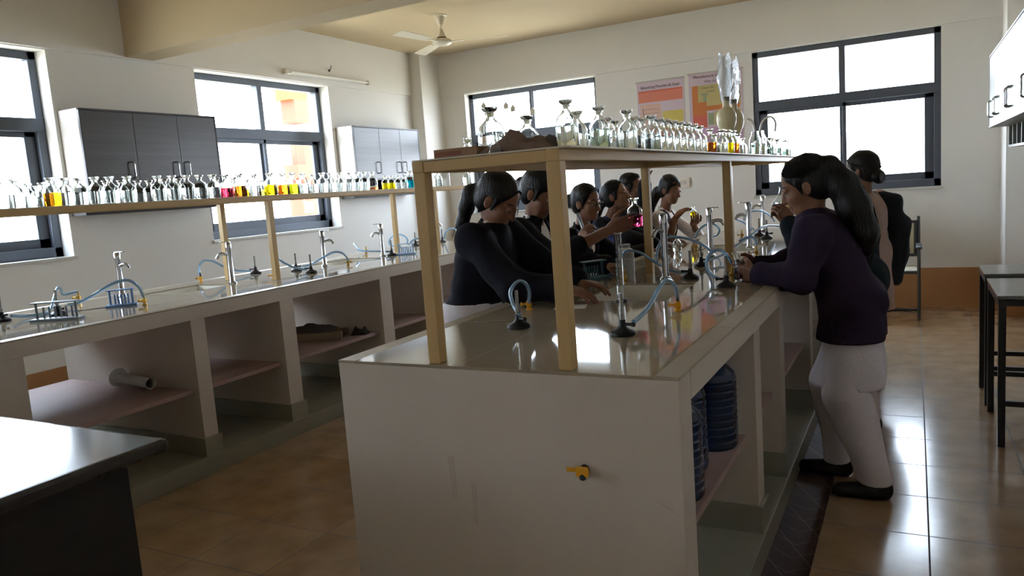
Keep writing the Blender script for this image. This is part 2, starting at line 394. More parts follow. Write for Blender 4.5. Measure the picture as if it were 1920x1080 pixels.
# ------------------------------------------------------------------ wall cabinets
M_lam = mat('dark_wood_laminate', (66, 63, 63), 0.32, noise=0.25, nscale=5, stretch=(1, 0.15, 6), rgb2=(52, 49, 49), spec=0.6)
M_lamedge = mat('dark_edge_band', (52, 50, 50), 0.4)
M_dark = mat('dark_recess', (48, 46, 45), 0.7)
M_lams = mat('pale_laminate_side', (190, 184, 176), 0.25, noise=0.15, nscale=4, spec=0.6)
M_rlam = mat('grey_green_laminate', (112, 116, 104), 0.42, noise=0.15, nscale=5, stretch=(4, 4, 0.3), spec=0.6)
def handle(mb, p, ax, L=.1):
    x, y, z = p
    mb.tube([(x, y, z - L / 2), (x + ax * .028, y, z - L / 2 + .006), (x + ax * .03, y, z), (x + ax * .028, y, z + L / 2 - .006), (x, y, z + L / 2)], .0055, 8, 5)
def wall_cabinet(label, xw, xf, y0, y1, zb, zt, widths, hpos, m_door, m_side, rack_z, rack_in, tilt=0):
    """xw wall plane, xf front plane; doors along y with the given boundaries; hpos 0 = handle at left edge, 1 = right edge of the door"""
    sg = 1 if xf > xw else -1
    root = thing('wall_cabinet', label, 'wall cabinet', (xw, (y0 + y1) / 2, rack_z)); o = root.location
    def bd(mb, nm, m, par=None, **k):
        ob = mb.build(nm, m, par or root, **k); ob.data.transform(Matrix.Translation(-o)); return ob
    def X(a): return xw + sg * a
    D = abs(xf - xw); t = .018
    def bx(mb, a0, a1, b0, b1, c0, c1, bev=.001): mb.box(min(X(a0), X(a1)), max(X(a0), X(a1)), b0, b1, c0, c1, bev)
    c = MB(); g = .003
    bx(c, g, D - .02, y0 + t, y1 - t, zt - t, zt); bx(c, g, D - .02, y0 + t, y1 - t, zb, zb + t); bx(c, g, g + .008, y0 + t, y1 - t, zb + t, zt - t)
    bx(c, g + .01, D - .022, y0 + t, y1 - t, zb + t, zt - t, 0)
    bd(c, 'carcass', m_door, smooth=False)
    for a in (y0, y1 - t):
        s = MB(); bx(s, g, D - .02, a, a + t, zb, zt); bd(s, 'side_panel', m_side, smooth=False)
    e = MB(); bx(e, D - .02, D, y0, y1, zt - .012, zt); bx(e, D - .02, D, y0, y1, zb, zb + .012); bx(e, D - .02, D, y0, y0 + .012, zb, zt); bx(e, D - .02, D, y1 - .012, y1, zb, zt)
    for w in widths[1:-1]: bx(e, D - .02, D - .004, w - .007, w + .007, zb, zt)
    bd(e, 'edge_band', M_lamedge if m_door is M_lam else m_door, smooth=False)
    for i in range(len(widths) - 1):
        d = MB(); bx(d, D - .019, D - .003, widths[i] + .004, widths[i + 1] - .004, zb + .014, zt - .014, .002)
        dd = bd(d, 'door', m_door, smooth=False)
        hy = widths[i] + .05 if hpos[i] == 0 else widths[i + 1] - .05
        h = MB(); handle(h, (X(D - .003), hy, zb + (zt - zb) * .235), sg, .115); bd(h, 'handle', M_chrome, dd)
    r = MB(); R = D - rack_in
    bx(r, g, R, y0 + t, y1 - t, rack_z, rack_z + t); bx(r, g, g + .008, y0 + t, y1 - t, rack_z, zb)
    n = max(3, int((y1 - y0) / .26)); 
    for k in range(n + 1):
        yy = y0 + (y1 - y0 - t) * k / n; bx(r, g, R, yy, yy + t, rack_z + (t if 0 < k < n else 0), zb - .0005)
    bd(r, 'pigeonhole_rack', M_dark if m_door is M_lam else m_side, smooth=False)
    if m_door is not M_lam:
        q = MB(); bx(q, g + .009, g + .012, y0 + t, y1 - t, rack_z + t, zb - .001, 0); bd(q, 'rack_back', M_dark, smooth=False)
    return root
wall_cabinet('dark laminate wall cabinet between the two left windows', XL, -4.952, 3.27, 4.41, 1.555, 2.103, [3.27, 3.667, 4.04, 4.41], [1, 1, 0], M_lam, M_lams, 1.385, .07)
wall_cabinet('dark laminate wall cabinet nearest the back left corner', XL, -4.952, 6.12, 7.26, 1.555, 2.103, [6.12, 6.529, 6.895, 7.26], [1, 1, 0], M_lam, M_lams, 1.385, .07)
wall_cabinet('long grey wall cabinet with bar handles on the right wall', XR, 0.51, 4.1, 7.05, 1.56, 2.10, [4.1, 4.7, 5.12, 5.52, 5.92, 6.33, 6.69, 7.05], [0, 0, 1, 0, 1, 0, 0], M_rlam, M_rlam, 1.40, .13)

# ------------------------------------------------------------------ near desk at left
M_desk = mat('dark_desk_laminate', (52, 50, 52), 0.16, noise=0.15, nscale=4, stretch=(1, 5, 1), spec=0.8)
M_desks = mat('dark_desk_side', (44, 42, 42), 0.45, noise=0.3, nscale=4, stretch=(0.4, 0.4, 6))
t = thing('teacher_desk', 'dark laminate desk with bullnose top at the lower left', 'desk', (-2.45, 0.75, 0)); o = t.location
for nm, mb, m in (('desktop', MB().box(-3.20, -1.775, .15, 1.30, .712, .75, .018, 4), M_desk),
                  ('side_panel', MB().box(-1.90, -1.875, .20, 1.235, 0, .7125, .001), M_desks),
                  ('side_panel', MB().box(-3.15, -3.125, .20, 1.235, 0, .7125, .001), M_desks),
                  ('front_panel', MB().box(-3.124, -1.901, 1.20, 1.225, .03, .7125, .001), M_desks)):
    ob = mb.build(nm, m, t, smooth=False); ob.data.transform(Matrix.Translation(-o))

# ------------------------------------------------------------------ steel frame tables at right
M_blk = mat('black_steel_paint', (34, 33, 33), 0.4)
M_ttop = mat('grey_granite_top', (120, 118, 116), 0.18, noise=0.3, nscale=60)
def stool_table(label, x0, x1, y0, y1, zt):
    t = thing('side_table', label, 'table', ((x0 + x1) / 2, (y0 + y1) / 2, 0)); o = t.location
    def bd(mb, nm, m):
        ob = mb.build(nm, m, t, smooth=False); ob.data.transform(Matrix.Translation(-o))
    bd(MB().box(x0, x1, y0, y1, zt - .006, zt + .012, .003), 'table_top', M_ttop)
    f = MB(); w = .03
    f.box(x0 + .004, x1 - .004, y0 + .004, y0 + .004 + w, zt - .036, zt - .0065); f.box(x0 + .004, x1 - .004, y1 - .034, y1 - .004, zt - .036, zt - .0065)
    f.box(x0 + .004, x0 + .034, y0 + .034, y1 - .034, zt - .036, zt - .0065); f.box(x1 - .034, x1 - .004, y0 + .034, y1 - .034, zt - .036, zt - .0065)
    bd(f, 'apron_frame', M_blk)
    for x in (x0 + .02, x1 - .02):
        for y in (y0 + .02, y1 - .02): bd(MB().box(x - .015, x + .015, y - .015, y + .015, 0, zt - .036, .002), 'leg', M_blk)
    for y in (y0 + .02, y1 - .02): bd(MB().box(x0 + .0351, x1 - .0351, y - .012, y + .012, .195, .22, .001), 'stretcher', M_blk)
    bd(MB().box((x0 + x1) / 2 - .012, (x0 + x1) / 2 + .012, y0 + .033, y1 - .033, .195, .219, .001), 'stretcher', M_blk)
    return t
stool_table('nearer black steel frame table with grey top by the right wall', .33, .80, 4.02, 4.63, .70)
stool_table('farther black steel frame table standing behind the nearer one', .325, .80, 4.70, 5.12, .712)

# ------------------------------------------------------------------ chair by the back wall
M_seat = mat('cream_cane_seat', (196, 186, 158), 0.6, noise=0.12, nscale=40)
M_tube = mat('dark_grey_tube', (70, 72, 72), 0.35, 0.4)
t = thing('cantilever_chair', 'tubular steel cantilever armchair with cream back under the right window', 'chair', (-0.22, 7.45, 0))
def ch(mb, nm, m): return mb.build(nm, m, t)
for s in (-1, 1):
    x = s * .25
    ch(MB().tube([(x, .26, .86), (x, .245, .62), (x, .235, .415), (x, .20, .405), (x, -.20, .41), (x * .999, -.235, .40)], .0125, 8, 6), 'side_rail', M_tube)
    ch(MB().tube([(x, .24, .585), (x, .0, .60), (x, -.20, .60), (x, -.245, .575), (x, -.25, .45), (x, -.25, .08), (x, -.235, .02), (x, -.19, .013), (x, .24, .013)], .0125, 8, 5), 'leg_frame', M_tube)
    ch(MB().box(x - .025, x + .025, -.24, .12, .61, .632, .008), 'armrest', M_tube)
ch(MB().rod((-.25, .24, .013), (.25, .24, .013), .0125), 'floor_bar', M_tube)
f = MB(); f.box(-.238, .238, .235, .26, .80, .825, .004); f.box(-.238, .238, .228, .253, .50, .525, .004); f.box(-.238, -.212, .23, .257, .525, .80, .003); f.box(.212, .238, .23, .257, .525, .80, .003)
ch(f, 'back_frame', M_tube)
ch(MB().box(-.212, .212, .236, .25, .525, .80, .003), 'backrest', M_seat)
f = MB(); f.box(-.238, .238, -.235, -.21, .40, .425, .004); f.box(-.238, .238, .18, .205, .40, .425, .004); ch(f, 'seat_frame', M_tube)
ch(MB().box(-.236, .236, -.21, .18, .41, .428, .006), 'seat', M_seat)

# ------------------------------------------------------------------ fan, tube light, hook, switch board, posters
M_fan = mat('fan_enamel', (222, 214, 196), 0.3)
M_fand = mat('fan_dark_gap', (70, 60, 50), 0.5)
t = thing('ceiling_fan', 'cream three blade ceiling fan hanging near the back left corner', 'ceiling fan', (-3.88, 6.2, ZC))
t.rotation_euler = (0, 0, math.radians(24))
t.children
MB().lathe([(0, 0), (.066, 0), (.064, -.008), (.046, -.014), (.040, -.05), (.026, -.085), (.018, -.095), (0, -.096)], n=28).build('ceiling_cup', M_fan, t)
MB().rod((0, 0, -.08), (0, 0, -.16), .010).build('down_rod', M_fan, t)
MB().lathe([(0, -.125), (.014, -.125), (.022, -.14), (.034, -.175), (.044, -.20), (.044, -.206), (0, -.207)], n=28).build('lower_cup', M_fan, t)
MB().lathe([(0, -.2), (.046, -.2), (.046, -.212), (0, -.213)], n=28).build('motor_neck', M_fand, t)
MB().lathe([(0, -.21), (.055, -.212), (.085, -.224), (.093, -.238), (.09, -.254), (.07, -.268), (.03, -.276), (0, -.277)], n=36).build('motor_housing', M_fan, t)
for k in range(3):
    a = 2 * PI * k / 3; R = Matrix.Rotation(a, 3, 'Z')
    b = MB(); b.box(.08, .20, -.017, .017, -.243, -.238, .001); b.build('blade_arm', M_fan, t).rotation_euler = (0, 0, a)
    b = MB(); b.prism([(.17, -.045), (.60, -.062), (.62, -.05), (.62, .05), (.60, .062), (.17, .045)], 'z', -.238, -.235)
    bo = b.build('blade', M_fan, t, smooth=False); bo.rotation_euler = Matrix.Rotation(a, 3, 'Z').to_euler()
    bo.data.transform(Matrix.Translation((0, 0, -.2365)) @ Matrix.Rotation(.17, 4, 'X') @ Matrix.Translation((0, 0, .2365)))
M_tl = mat('tube_fitting_white', (214, 210, 200), 0.4)
t = thing('tube_light', 'unlit white fluorescent tube fitting above the left wall windows', 'tube light', (XL + .02, 6.05, 2.565))
MB().box(.0005, .03, -.60, .60, 0, .035, .004).build('batten', M_tl, t, smooth=False)
MB().rod((.055, -.56, .018), (.055, .56, .018), .0125).build('tube', mat('tube_glass', (232, 230, 222), 0.25), t)
for s in (-1, 1): MB().box(.028, .072, s * .585 - .018, s * .585 + .018, -.004, .04, .005).build('lamp_holder', M_tl, t, smooth=False)
t = thing('wall_hook', 'rusty wire hook sticking out above the tube light', 'hook', (XL + .02, 6.08, 2.66))
MB().tube([(0.0005, 0, 0), (.05, -.02, .01), (.09, -.06, .03)], .004).build('wire', M_tube, t); MB().ball((.012, 0, 0), .012).build('anchor', mat('rust', (96, 70, 50), .8), t)
t = thing('switch_board', 'white electrical switch board on the back wall between posters and island', 'switch board', (-2.155, YB, 1.245))
MB().box(-.09, .09, -.022, 0, 0, .105, .006).build('cover_plate', mat('switch_plastic', (228, 222, 212), .4), t, smooth=False)
for k in range(3): MB().box(-.06 + k * .042, -.028 + k * .042, -.028, -.0215, .035, .078, .003).build('switch', mat('switch_key%d' % k, (205, 198, 188), .35), t, smooth=False)

FONT = None
def text(s, size, m, parent, loc, align='CENTER', name='lettering', rot=(PI / 2, 0, 0)):
    c = bpy.data.curves.new(name, 'FONT'); c.body = s; c.size = size; c.align_x = align; c.extrude = .0003
    o = bpy.data.objects.new(name, c); COL.objects.link(o)
    bpy.context.view_layer.update()
    dg = bpy.context.evaluated_depsgraph_get(); me = bpy.data.meshes.new_from_object(o.evaluated_get(dg)); bpy.data.objects.remove(o)
    me.materials.clear(); me.materials.append(m)
    o = bpy.data.objects.new(name, me); COL.objects.link(o); o.location = loc; o.rotation_euler = rot; o.parent = parent; return o
def pm(n, c): return mat('poster_' + n, c, 0.3, spec=0.6)
P_ = {k: pm(k, c) for k, c in dict(lilac=(206, 188, 200), red=(214, 128, 104), peach=(214, 176, 158), yellow=(206, 188, 92), olive=(190, 176, 120), orange=(200, 122, 66), pink=(200, 160, 190), green=(150, 160, 124), ink=(84, 66, 78), slate=(110, 116, 130), border=(196, 190, 184), scarlet=(206, 104, 86)).items()}
def poster(label, x0, x1, z0, z1, rects, texts):
    t = thing('science_poster', label, 'poster', ((x0 + x1) / 2, YB, z0)); w = x1 - x0; h = z1 - z0
    MB().box(-w / 2, w / 2, -.005, -.0005, 0, h).build('sheet', P_['lilac'], t, smooth=False)
    MB().rod((-w / 2 - .01, -.008, h), (w / 2 + .01, -.008, h), .008).build('hanging_rod', P_['border'], t)
    for k, (c, a, b, c0, d) in enumerate(rects):
        MB().box(-w / 2 + a * w, -w / 2 + b * w, -.0056 - .0002 * k, -.005, h * (1 - d), h * (1 - c0)).build('printed_panel', P_[c], t, smooth=False)
    for s, sz, u, v in texts: text(s, sz, P_['ink'], t, (-w / 2 + u * w, -.0085, h * (1 - v)))
    return t
poster('red and lilac chemistry poster headed Bleaching Powder & Soap', -2.585, -2.085, 1.66, 2.37,
       [('red', .03, .97, .13, .30), ('scarlet', .03, .97, .13, .155), ('peach', .06, .50, .33, .66), ('lilac', .52, .97, .31, .43), ('yellow', .53, .97, .45, .74), ('red', .03, .97, .77, .84), ('peach', .05, .95, .86, .97),
        ('slate', .12, .46, .40, .405), ('slate', .12, .46, .46, .465), ('slate', .12, .46, .52, .525), ('slate', .12, .46, .58, .585), ('slate', .11, .125, .38, .70), ('slate', .11, .48, .69, .70), ('slate', .38, .48, .66, .69),
        ('olive', .56, .94, .50, .505), ('olive', .56, .94, .56, .565), ('olive', .56, .94, .62, .625), ('olive', .56, .94, .68, .685)],
       [('Bleaching Powder & Soap', .040, .5, .10)])
poster('yellow and orange process chart poster nearest the right window', -2.035, -1.50, 1.66, 2.385,
       [('olive', .06, .96, .17, .50), ('orange', .06, .17, .17, .62), ('orange', .17, .33, .40, .62), ('orange', .33, .94, .46, .525), ('scarlet', .06, .33, .58, .75), ('green', .35, .46, .56, .72), ('olive', .47, .96, .54, .73), ('slate', .58, .86, .60, .67), ('pink', .05, .97, .76, .98), ('green', .27, .33, .30, .40), ('green', .24, .36, .28, .31)],
       [('Manufacture of Cement &', .042, .5, .07), ('Why do we need it', .036, .56, .14), ('Cement Mill', .024, .36, .22), ('process', .024, .42, .27)])
# ------------------------------------------------------------------ rubber hose paths (metres)
HOSES = {
    'i1': [(-1.159, 2.2, 0.929), (-1.209, 2.251, 0.959), (-1.244, 2.303, 0.992), (-1.25, 2.354, 1.015), (-1.253, 2.406, 1.017), (-1.256, 2.457, 0.994), (-1.274, 2.509, 0.953), (-1.307, 2.56, 0.912)],
    'i2': [(-0.741, 2.13, 0.929), (-0.742, 2.191, 0.933), (-0.731, 2.253, 0.955), (-0.719, 2.314, 0.998), (-0.714, 2.376, 1.017), (-0.712, 2.437, 1.008), (-0.715, 2.499, 0.976), (-0.728, 2.56, 0.936)],
    'iA': [(-1.026, 3.3, 0.976), (-1.048, 3.375, 1.002), (-1.053, 3.45, 1.047), (-1.033, 3.525, 1.07), (-0.967, 3.6, 1.056), (-0.915, 3.675, 1.019), (-0.891, 3.75, 0.979), (-0.915, 3.825, 0.94), (-0.953, 3.9, 0.916)],
    'iC': [(-1.28, 3.55, 0.952), (-1.272, 3.531, 0.986), (-1.236, 3.513, 1.013), (-1.166, 3.494, 1.003), (-1.099, 3.476, 0.965), (-1.038, 3.457, 0.933), (-0.978, 3.439, 0.914), (-0.925, 3.42, 0.914)],
    'iB': [(-0.711, 3.14, 0.92), (-0.748, 3.17, 0.93), (-0.778, 3.2, 0.965), (-0.777, 3.23, 1.007), (-0.756, 3.26, 1.026), (-0.734, 3.29, 1.022), (-0.716, 3.32, 0.996), (-0.708, 3.35, 0.964)],
    'iD': [(-0.953, 3.9, 0.91), (-0.92, 4.083, 0.917), (-0.887, 4.267, 0.941), (-0.849, 4.45, 0.974), (-0.805, 4.633, 1.019), (-0.774, 4.817, 1.02), (-0.724, 5.0, 0.994)],
    'iE': [(-0.861, 4.3, 0.976), (-0.828, 4.3, 0.992), (-0.797, 4.3, 0.997), (-0.775, 4.3, 0.982), (-0.77, 4.3, 0.949)],
    'iF': [(-1.082, 5.6, 1.018), (-1.081, 5.68, 1.051), (-1.046, 5.76, 1.068), (-0.992, 5.84, 1.06), (-0.946, 5.92, 1.01), (-0.937, 6.0, 0.972)],
    'iG': [(-1.231, 4.8, 0.963), (-1.224, 4.833, 1.0), (-1.183, 4.867, 1.037), (-1.137, 4.9, 1.039), (-1.109, 4.933, 1.002), (-1.131, 4.967, 0.965), (-1.167, 5.0, 0.953)],
    'iH': [(-1.016, 5.0, 1.058), (-0.99, 5.067, 1.035), (-0.963, 5.133, 1.001), (-0.945, 5.2, 0.974)],
    'b1': [(-3.877, 2.07, 0.916), (-3.904, 2.146, 0.899), (-3.904, 2.222, 0.883), (-3.946, 2.299, 0.899), (-4.023, 2.375, 0.951), (-4.109, 2.451, 0.994), (-4.207, 2.528, 0.983), (-4.312, 2.604, 0.938), (-4.431, 2.68, 0.892)],
    'b2': [(-3.72, 2.26, 0.94), (-3.712, 2.304, 0.941), (-3.666, 2.349, 0.967), (-3.595, 2.393, 1.009), (-3.561, 2.437, 1.03), (-3.536, 2.481, 1.029), (-3.534, 2.526, 0.989), (-3.568, 2.57, 0.932)],
    'b3': [(-4.256, 3.51, 0.926), (-4.341, 3.575, 0.97), (-4.374, 3.64, 1.011), (-4.36, 3.705, 1.007), (-4.319, 3.77, 0.957), (-4.264, 3.835, 0.921), (-4.203, 3.9, 0.908)],
    'b4': [(-3.681, 3.6, 0.925), (-3.725, 3.656, 0.978), (-3.743, 3.712, 1.008), (-3.74, 3.768, 0.972), (-3.704, 3.824, 0.932), (-3.649, 3.88, 0.91)],
    'b6': [(-3.846, 4.04, 0.916), (-3.809, 4.093, 0.924), (-3.742, 4.147, 0.966), (-3.685, 4.2, 0.998), (-3.658, 4.253, 0.988), (-3.662, 4.307, 0.955), (-3.696, 4.36, 0.922)],
    'b7': [(-4.361, 5.3, 0.92), (-4.339, 5.25, 0.962), (-4.319, 5.2, 0.985), (-4.257, 5.15, 0.964), (-4.162, 5.1, 0.93), (-4.012, 5.05, 0.909), (-3.867, 5.0, 0.915)],
    'b8': [(-4.264, 5.9, 0.912), (-4.253, 5.9, 0.957), (-4.304, 5.9, 0.999), (-4.385, 5.9, 1.008), (-4.451, 5.9, 0.979), (-4.47, 5.9, 0.923), (-4.41, 5.9, 0.891), (-4.335, 5.9, 0.888)],
    'b9': [(-3.814, 5.3, 0.955), (-3.76, 5.3, 0.989), (-3.704, 5.3, 1.001), (-3.625, 5.3, 0.976), (-3.565, 5.3, 0.938)],
    'b10': [(-4.196, 6.45, 0.917), (-4.125, 6.38, 0.984), (-4.015, 6.31, 1.022), (-3.911, 6.24, 1.008), (-3.836, 6.17, 0.959), (-3.784, 6.1, 0.923)],
}
# ------------------------------------------------------------------ glass, liquids, apparatus materials
def glassm(name, rgb, rough=0.0, ior=1.45, t=1.0):
    return mat(name, rgb, rough, 0, 0.5, trans=t, ior=ior)
M_glass = glassm('clear_glass', (248, 252, 250), 0.0, 1.42)
M_hose = mat('pale_blue_rubber_hose', (150, 190, 222), 0.25, spec=0.6)
M_hose.node_tree.nodes['Principled BSDF'].inputs['Transmission Weight'].default_value = 0.25
M_iron = mat('black_cast_iron', (34, 34, 36), 0.45, 0.2)
M_nickel = mat('nickel_tube', (150, 148, 142), 0.25, 0.9)
M_brass = mat('brass_tap', (190, 150, 70), 0.3, 0.9)
M_yel = mat('yellow_plastic', (222, 160, 30), 0.4)
M_blkp = mat('black_plastic', (36, 36, 38), 0.4)
M_fros = mat('frosted_plastic', (232, 232, 226), 0.35, trans=0.35, ior=1.3)
LIQ = {'c': ('clear_liquid', (250, 252, 252)), 'cp': ('faint_green_liquid', (206, 226, 216)), 'amber': ('amber_liquid', (232, 138, 14)), 'red': ('red_liquid', (214, 44, 66)), 'tan': ('tan_liquid', (206, 140, 60)),
       'brown': ('brown_liquid', (170, 84, 16)), 'gold': ('golden_liquid', (246, 172, 10)), 'grey': ('cloudy_liquid', (226, 226, 220)), 'lime': ('lime_liquid', (196, 206, 40)), 'yellow': ('yellow_liquid', (252, 220, 8)),
       'orange': ('orange_liquid', (244, 112, 20)), 'lemon': ('lemon_liquid', (226, 226, 20)), 'dreg': ('orange_liquid_dreg', (232, 120, 60)), 'cyan': ('cyan_liquid', (10, 190, 220)), 'frost': ('milky_liquid', (240, 240, 232)),
       'pink': ('pink_liquid', (236, 60, 110)), 'wine': ('wine_red_liquid', (120, 16, 34))}
M_liq = {k: glassm(v[0], v[1], 0.0, 1.33) for k, v in LIQ.items()}
MESH = {}
def bottle_prof(h, rr):
    R = rr * h
    return [(0, 0), (R * .93, 0), (R, .03 * h), (R, .50 * h), (R * .97, .56 * h), (R * .82, .635 * h), (R * .55, .70 * h), (R * .38, .745 * h), (R * .34, .79 * h), (R * .34, .85 * h), (R * .46, .862 * h), (R * .46, .885 * h)]
def make_bottle(h, rr, liq, name, label, group, loc, cat='bottle', level=None, tag_black=False):
    lv = {'dreg': .14, 'gold': .40, 'lime': .40, 'red': .40, 'amber': .46}.get(liq, .46 if level is None else level)
    key = (round(h, 3), rr, liq)
    t = thing(name, label, cat, loc, random.uniform(0, 6), group)
    if key not in MESH:
        w = .0022; R = rr * h
        out = bottle_prof(h, rr)
        inn = [(max(r - w, .001), z) for r, z in out[3:]][::-1] + [(R - w, .05 * h), (R * .88, .03 * h), (0, .03 * h)]
        body = MB().lathe(out + inn, n=22).build('glass_body', M_glass, None, origin=(0, 0, 0), ang=60)
        r1 = R - w + .0006
        lp = [(0, .029 * h), (R * .88, .029 * h), (r1, .05 * h), (r1, lv * h), (0, lv * h)]
        lq = MB().lathe(lp, n=22).build('liquid', M_liq[liq], None, origin=(0, 0, 0), ang=50)
        s = R * .34 - w
        st = MB().lathe([(0, .80 * h), (s * .85, .80 * h), (s * 1.0, .885 * h), (R * .5, .915 * h), (R * .62, .955 * h), (R * .6, .985 * h), (0, .99 * h)], n=20).build('stopper', M_glass, None, origin=(0, 0, 0), ang=50)
        MESH[key] = [o.data for o in (body, lq, st)]
        parts = [body, lq, st]
    else:
        parts = []
        for nm, me in zip(('glass_body', 'liquid', 'stopper'), MESH[key]):
            o = bpy.data.objects.new(nm, me); COL.objects.link(o); parts.append(o)
    for o in parts: o.parent = t
    return t
ORD = ['first', 'second', 'third', 'fourth', 'fifth', 'sixth', 'seventh', 'eighth', 'ninth', 'tenth', 'eleventh', 'twelfth', 'thirteenth', 'fourteenth', 'fifteenth', 'sixteenth', 'seventeenth', 'eighteenth', 'nineteenth', 'twentieth']
def ordn(k):
    if k <= 20: return ORD[k - 1]
    t_ = {2: 'twenty', 3: 'thirty', 4: 'forty'}[k // 10]
    return t_ + '-' + ORD[k % 10 - 1] if k % 10 else {3: 'thirtieth', 4: 'fortieth'}[k // 10]
LEFT = [(-3.68, 1.998, 0.135, 'c'), (-3.704, 2.082, 0.138, 'c'), (-3.728, 2.157, 0.116, 'c'), (-3.94, 2.327, 0.116, 'c'), (-3.988, 2.383, 0.135, 'c'), (-3.68, 2.238, 0.14, 'amber'), (-3.704, 2.322, 0.138, 'c'), (-3.728, 2.409, 0.138, 'c'), (-3.656, 2.447, 0.138, 'c'), (-3.94, 2.702, 0.135, 'c'), (-3.68, 2.546, 0.14, 'c'), (-3.94, 2.793, 0.135, 'c'), (-3.68, 2.647, 0.14, 'c'), (-3.94, 2.898, 0.13, 'c'), (-3.952, 2.98, 0.13, 'c'), (-3.68, 2.829, 0.14, 'c'), (-3.94, 3.072, 0.135, 'c'), (-3.68, 2.923, 0.14, 'c'), (-3.94, 3.17, 0.135, 'c'), (-3.68, 3.02, 0.14, 'c'), (-3.68, 3.109, 0.14, 'c'), (-3.68, 3.202, 0.14, 'c'), (-3.94, 3.457, 0.135, 'c'), (-3.68, 3.298, 0.14, 'red'), (-3.94, 3.596, 0.135, 'tan'), (-3.68, 3.406, 0.144, 'brown'), (-3.797, 3.572, 0.112, 'gold'), (-3.68, 3.524, 0.138, 'grey'), (-3.94, 3.834, 0.112, 'lime'), (-3.68, 3.66, 0.144, 'yellow'), (-3.68, 3.774, 0.14, 'orange'), (-3.68, 3.863, 0.144, 'lemon'), (-3.68, 3.96, 0.14, 'c'), (-3.68, 4.065, 0.13, 'c'), (-3.68, 4.158, 0.14, 'c'), (-3.68, 4.242, 0.138, 'c'), (-3.68, 4.351, 0.138, 'c'), (-3.68, 4.453, 0.138, 'c'), (-3.68, 4.539, 0.14, 'c'), (-3.68, 4.621, 0.14, 'c'), (-3.68, 4.718, 0.14, 'dreg'), (-3.68, 4.88, 0.107, 'yellow'), (-3.68, 4.957, 0.107, 'yellow'), (-3.68, 5.05, 0.107, 'c'), (-3.68, 5.131, 0.107, 'c'), (-3.68, 5.214, 0.14, 'cyan'), (-3.68, 5.353, 0.13, 'c'), (-3.758, 5.589, 0.13, 'c'), (-3.66, 5.60, 0.135, 'c'), (-3.90, 6.10, 0.149, 'c'), (-3.70, 6.16, 0.149, 'c')]
CN = {'amber': 'amber', 'red': 'red', 'tan': 'tan', 'brown': 'brown', 'gold': 'golden', 'grey': 'cloudy', 'lime': 'lime green', 'orange': 'orange', 'lemon': 'lemon yellow', 'cyan': 'bright cyan'}
nf = nb = ny = 0; nx = 0
for (x, y, h, k) in LEFT:
    if k == 'c':
        if x < -3.85 and y < 5: nb += 1; lab = 'clear glass bottle, %s from the left in the back row of the left shelf' % ordn(nb)
        else: nf += 1; lab = 'clear stoppered glass bottle, %s from the left in the front row of the left shelf' % ordn(nf)
    elif k == 'yellow':
        ny += 1; lab = ['bottle of bright yellow liquid on the left shelf before the window mullion', 'small bottle of yellow liquid left of its twin, by the far wall cabinet', 'small bottle of yellow liquid right of its twin, by the far wall cabinet'][ny - 1]
    elif k == 'dreg': lab = 'clear bottle with an orange dreg at its bottom on the left shelf'
    else: lab = 'glass bottle half full of %s liquid on the left shelf' % CN[k]
    make_bottle(h, .285, k, 'reagent_bottle', lab, 'reagent bottles on the left bench shelf', (x, y, 1.4255))
t = thing('storage_jar', 'large frosted round shouldered jar at the far end of the left shelf', 'jar', (-3.81, 5.92, 1.4255))
MB().lathe([(0, 0), (.058, 0), (.062, .006), (.062, .12), (.057, .15), (.04, .168), (.022, .176), (.02, .19), (.024, .192), (.024, .20), (0, .20)], n=28).build('jar_body', M_fros, t)
ISL = [(-0.79, 1.833, 0.124, 'c'), (-0.88, 2.121, 0.122, 'c'), (-0.79, 2.063, 0.121, 'cp'), (-0.91, 2.449, 0.122, 'c'), (-0.83, 2.307, 0.098, 'c'), (-0.778, 2.268, 0.122, 'c'), (-0.84, 2.525, 0.122, 'c'), (-0.832, 2.588, 0.121, 'c'), (-0.778, 2.519, 0.12, 'c'), (-0.79, 2.644, 0.118, 'c'), (-0.79, 2.73, 0.118, 'c'), (-0.79, 2.82, 0.118, 'c'), (-0.79, 2.909, 0.118, 'c'), (-0.79, 3.018, 0.118, 'c'), (-0.79, 3.126, 0.118, 'c'), (-0.79, 3.223, 0.114, 'c'), (-0.81, 3.49, 0.114, 'brown'), (-0.89, 3.937, 0.114, 'amber'), (-0.79, 3.626, 0.114, 'c'), (-0.79, 3.765, 0.118, 'yellow'), (-0.79, 3.888, 0.118, 'orange'), (-0.79, 4.006, 0.106, 'c'), (-0.87, 4.53, 0.106, 'c')]
nf = 0
for (x, y, h, k) in ISL:
    if k in 'c cp': nf += 1; lab = 'clear stoppered bottle, %s from the near end of the island shelf' % ordn(nf)
    else: lab = 'bottle of %s liquid on the island shelf below the cream bulbs' % {'brown': 'dark brown', 'amber': 'amber', 'yellow': 'yellow', 'orange': 'orange red'}[k]
    make_bottle(h, .24, k, 'reagent_bottle', lab, 'reagent bottles on the island shelf', (x, y, ZS + .0005))
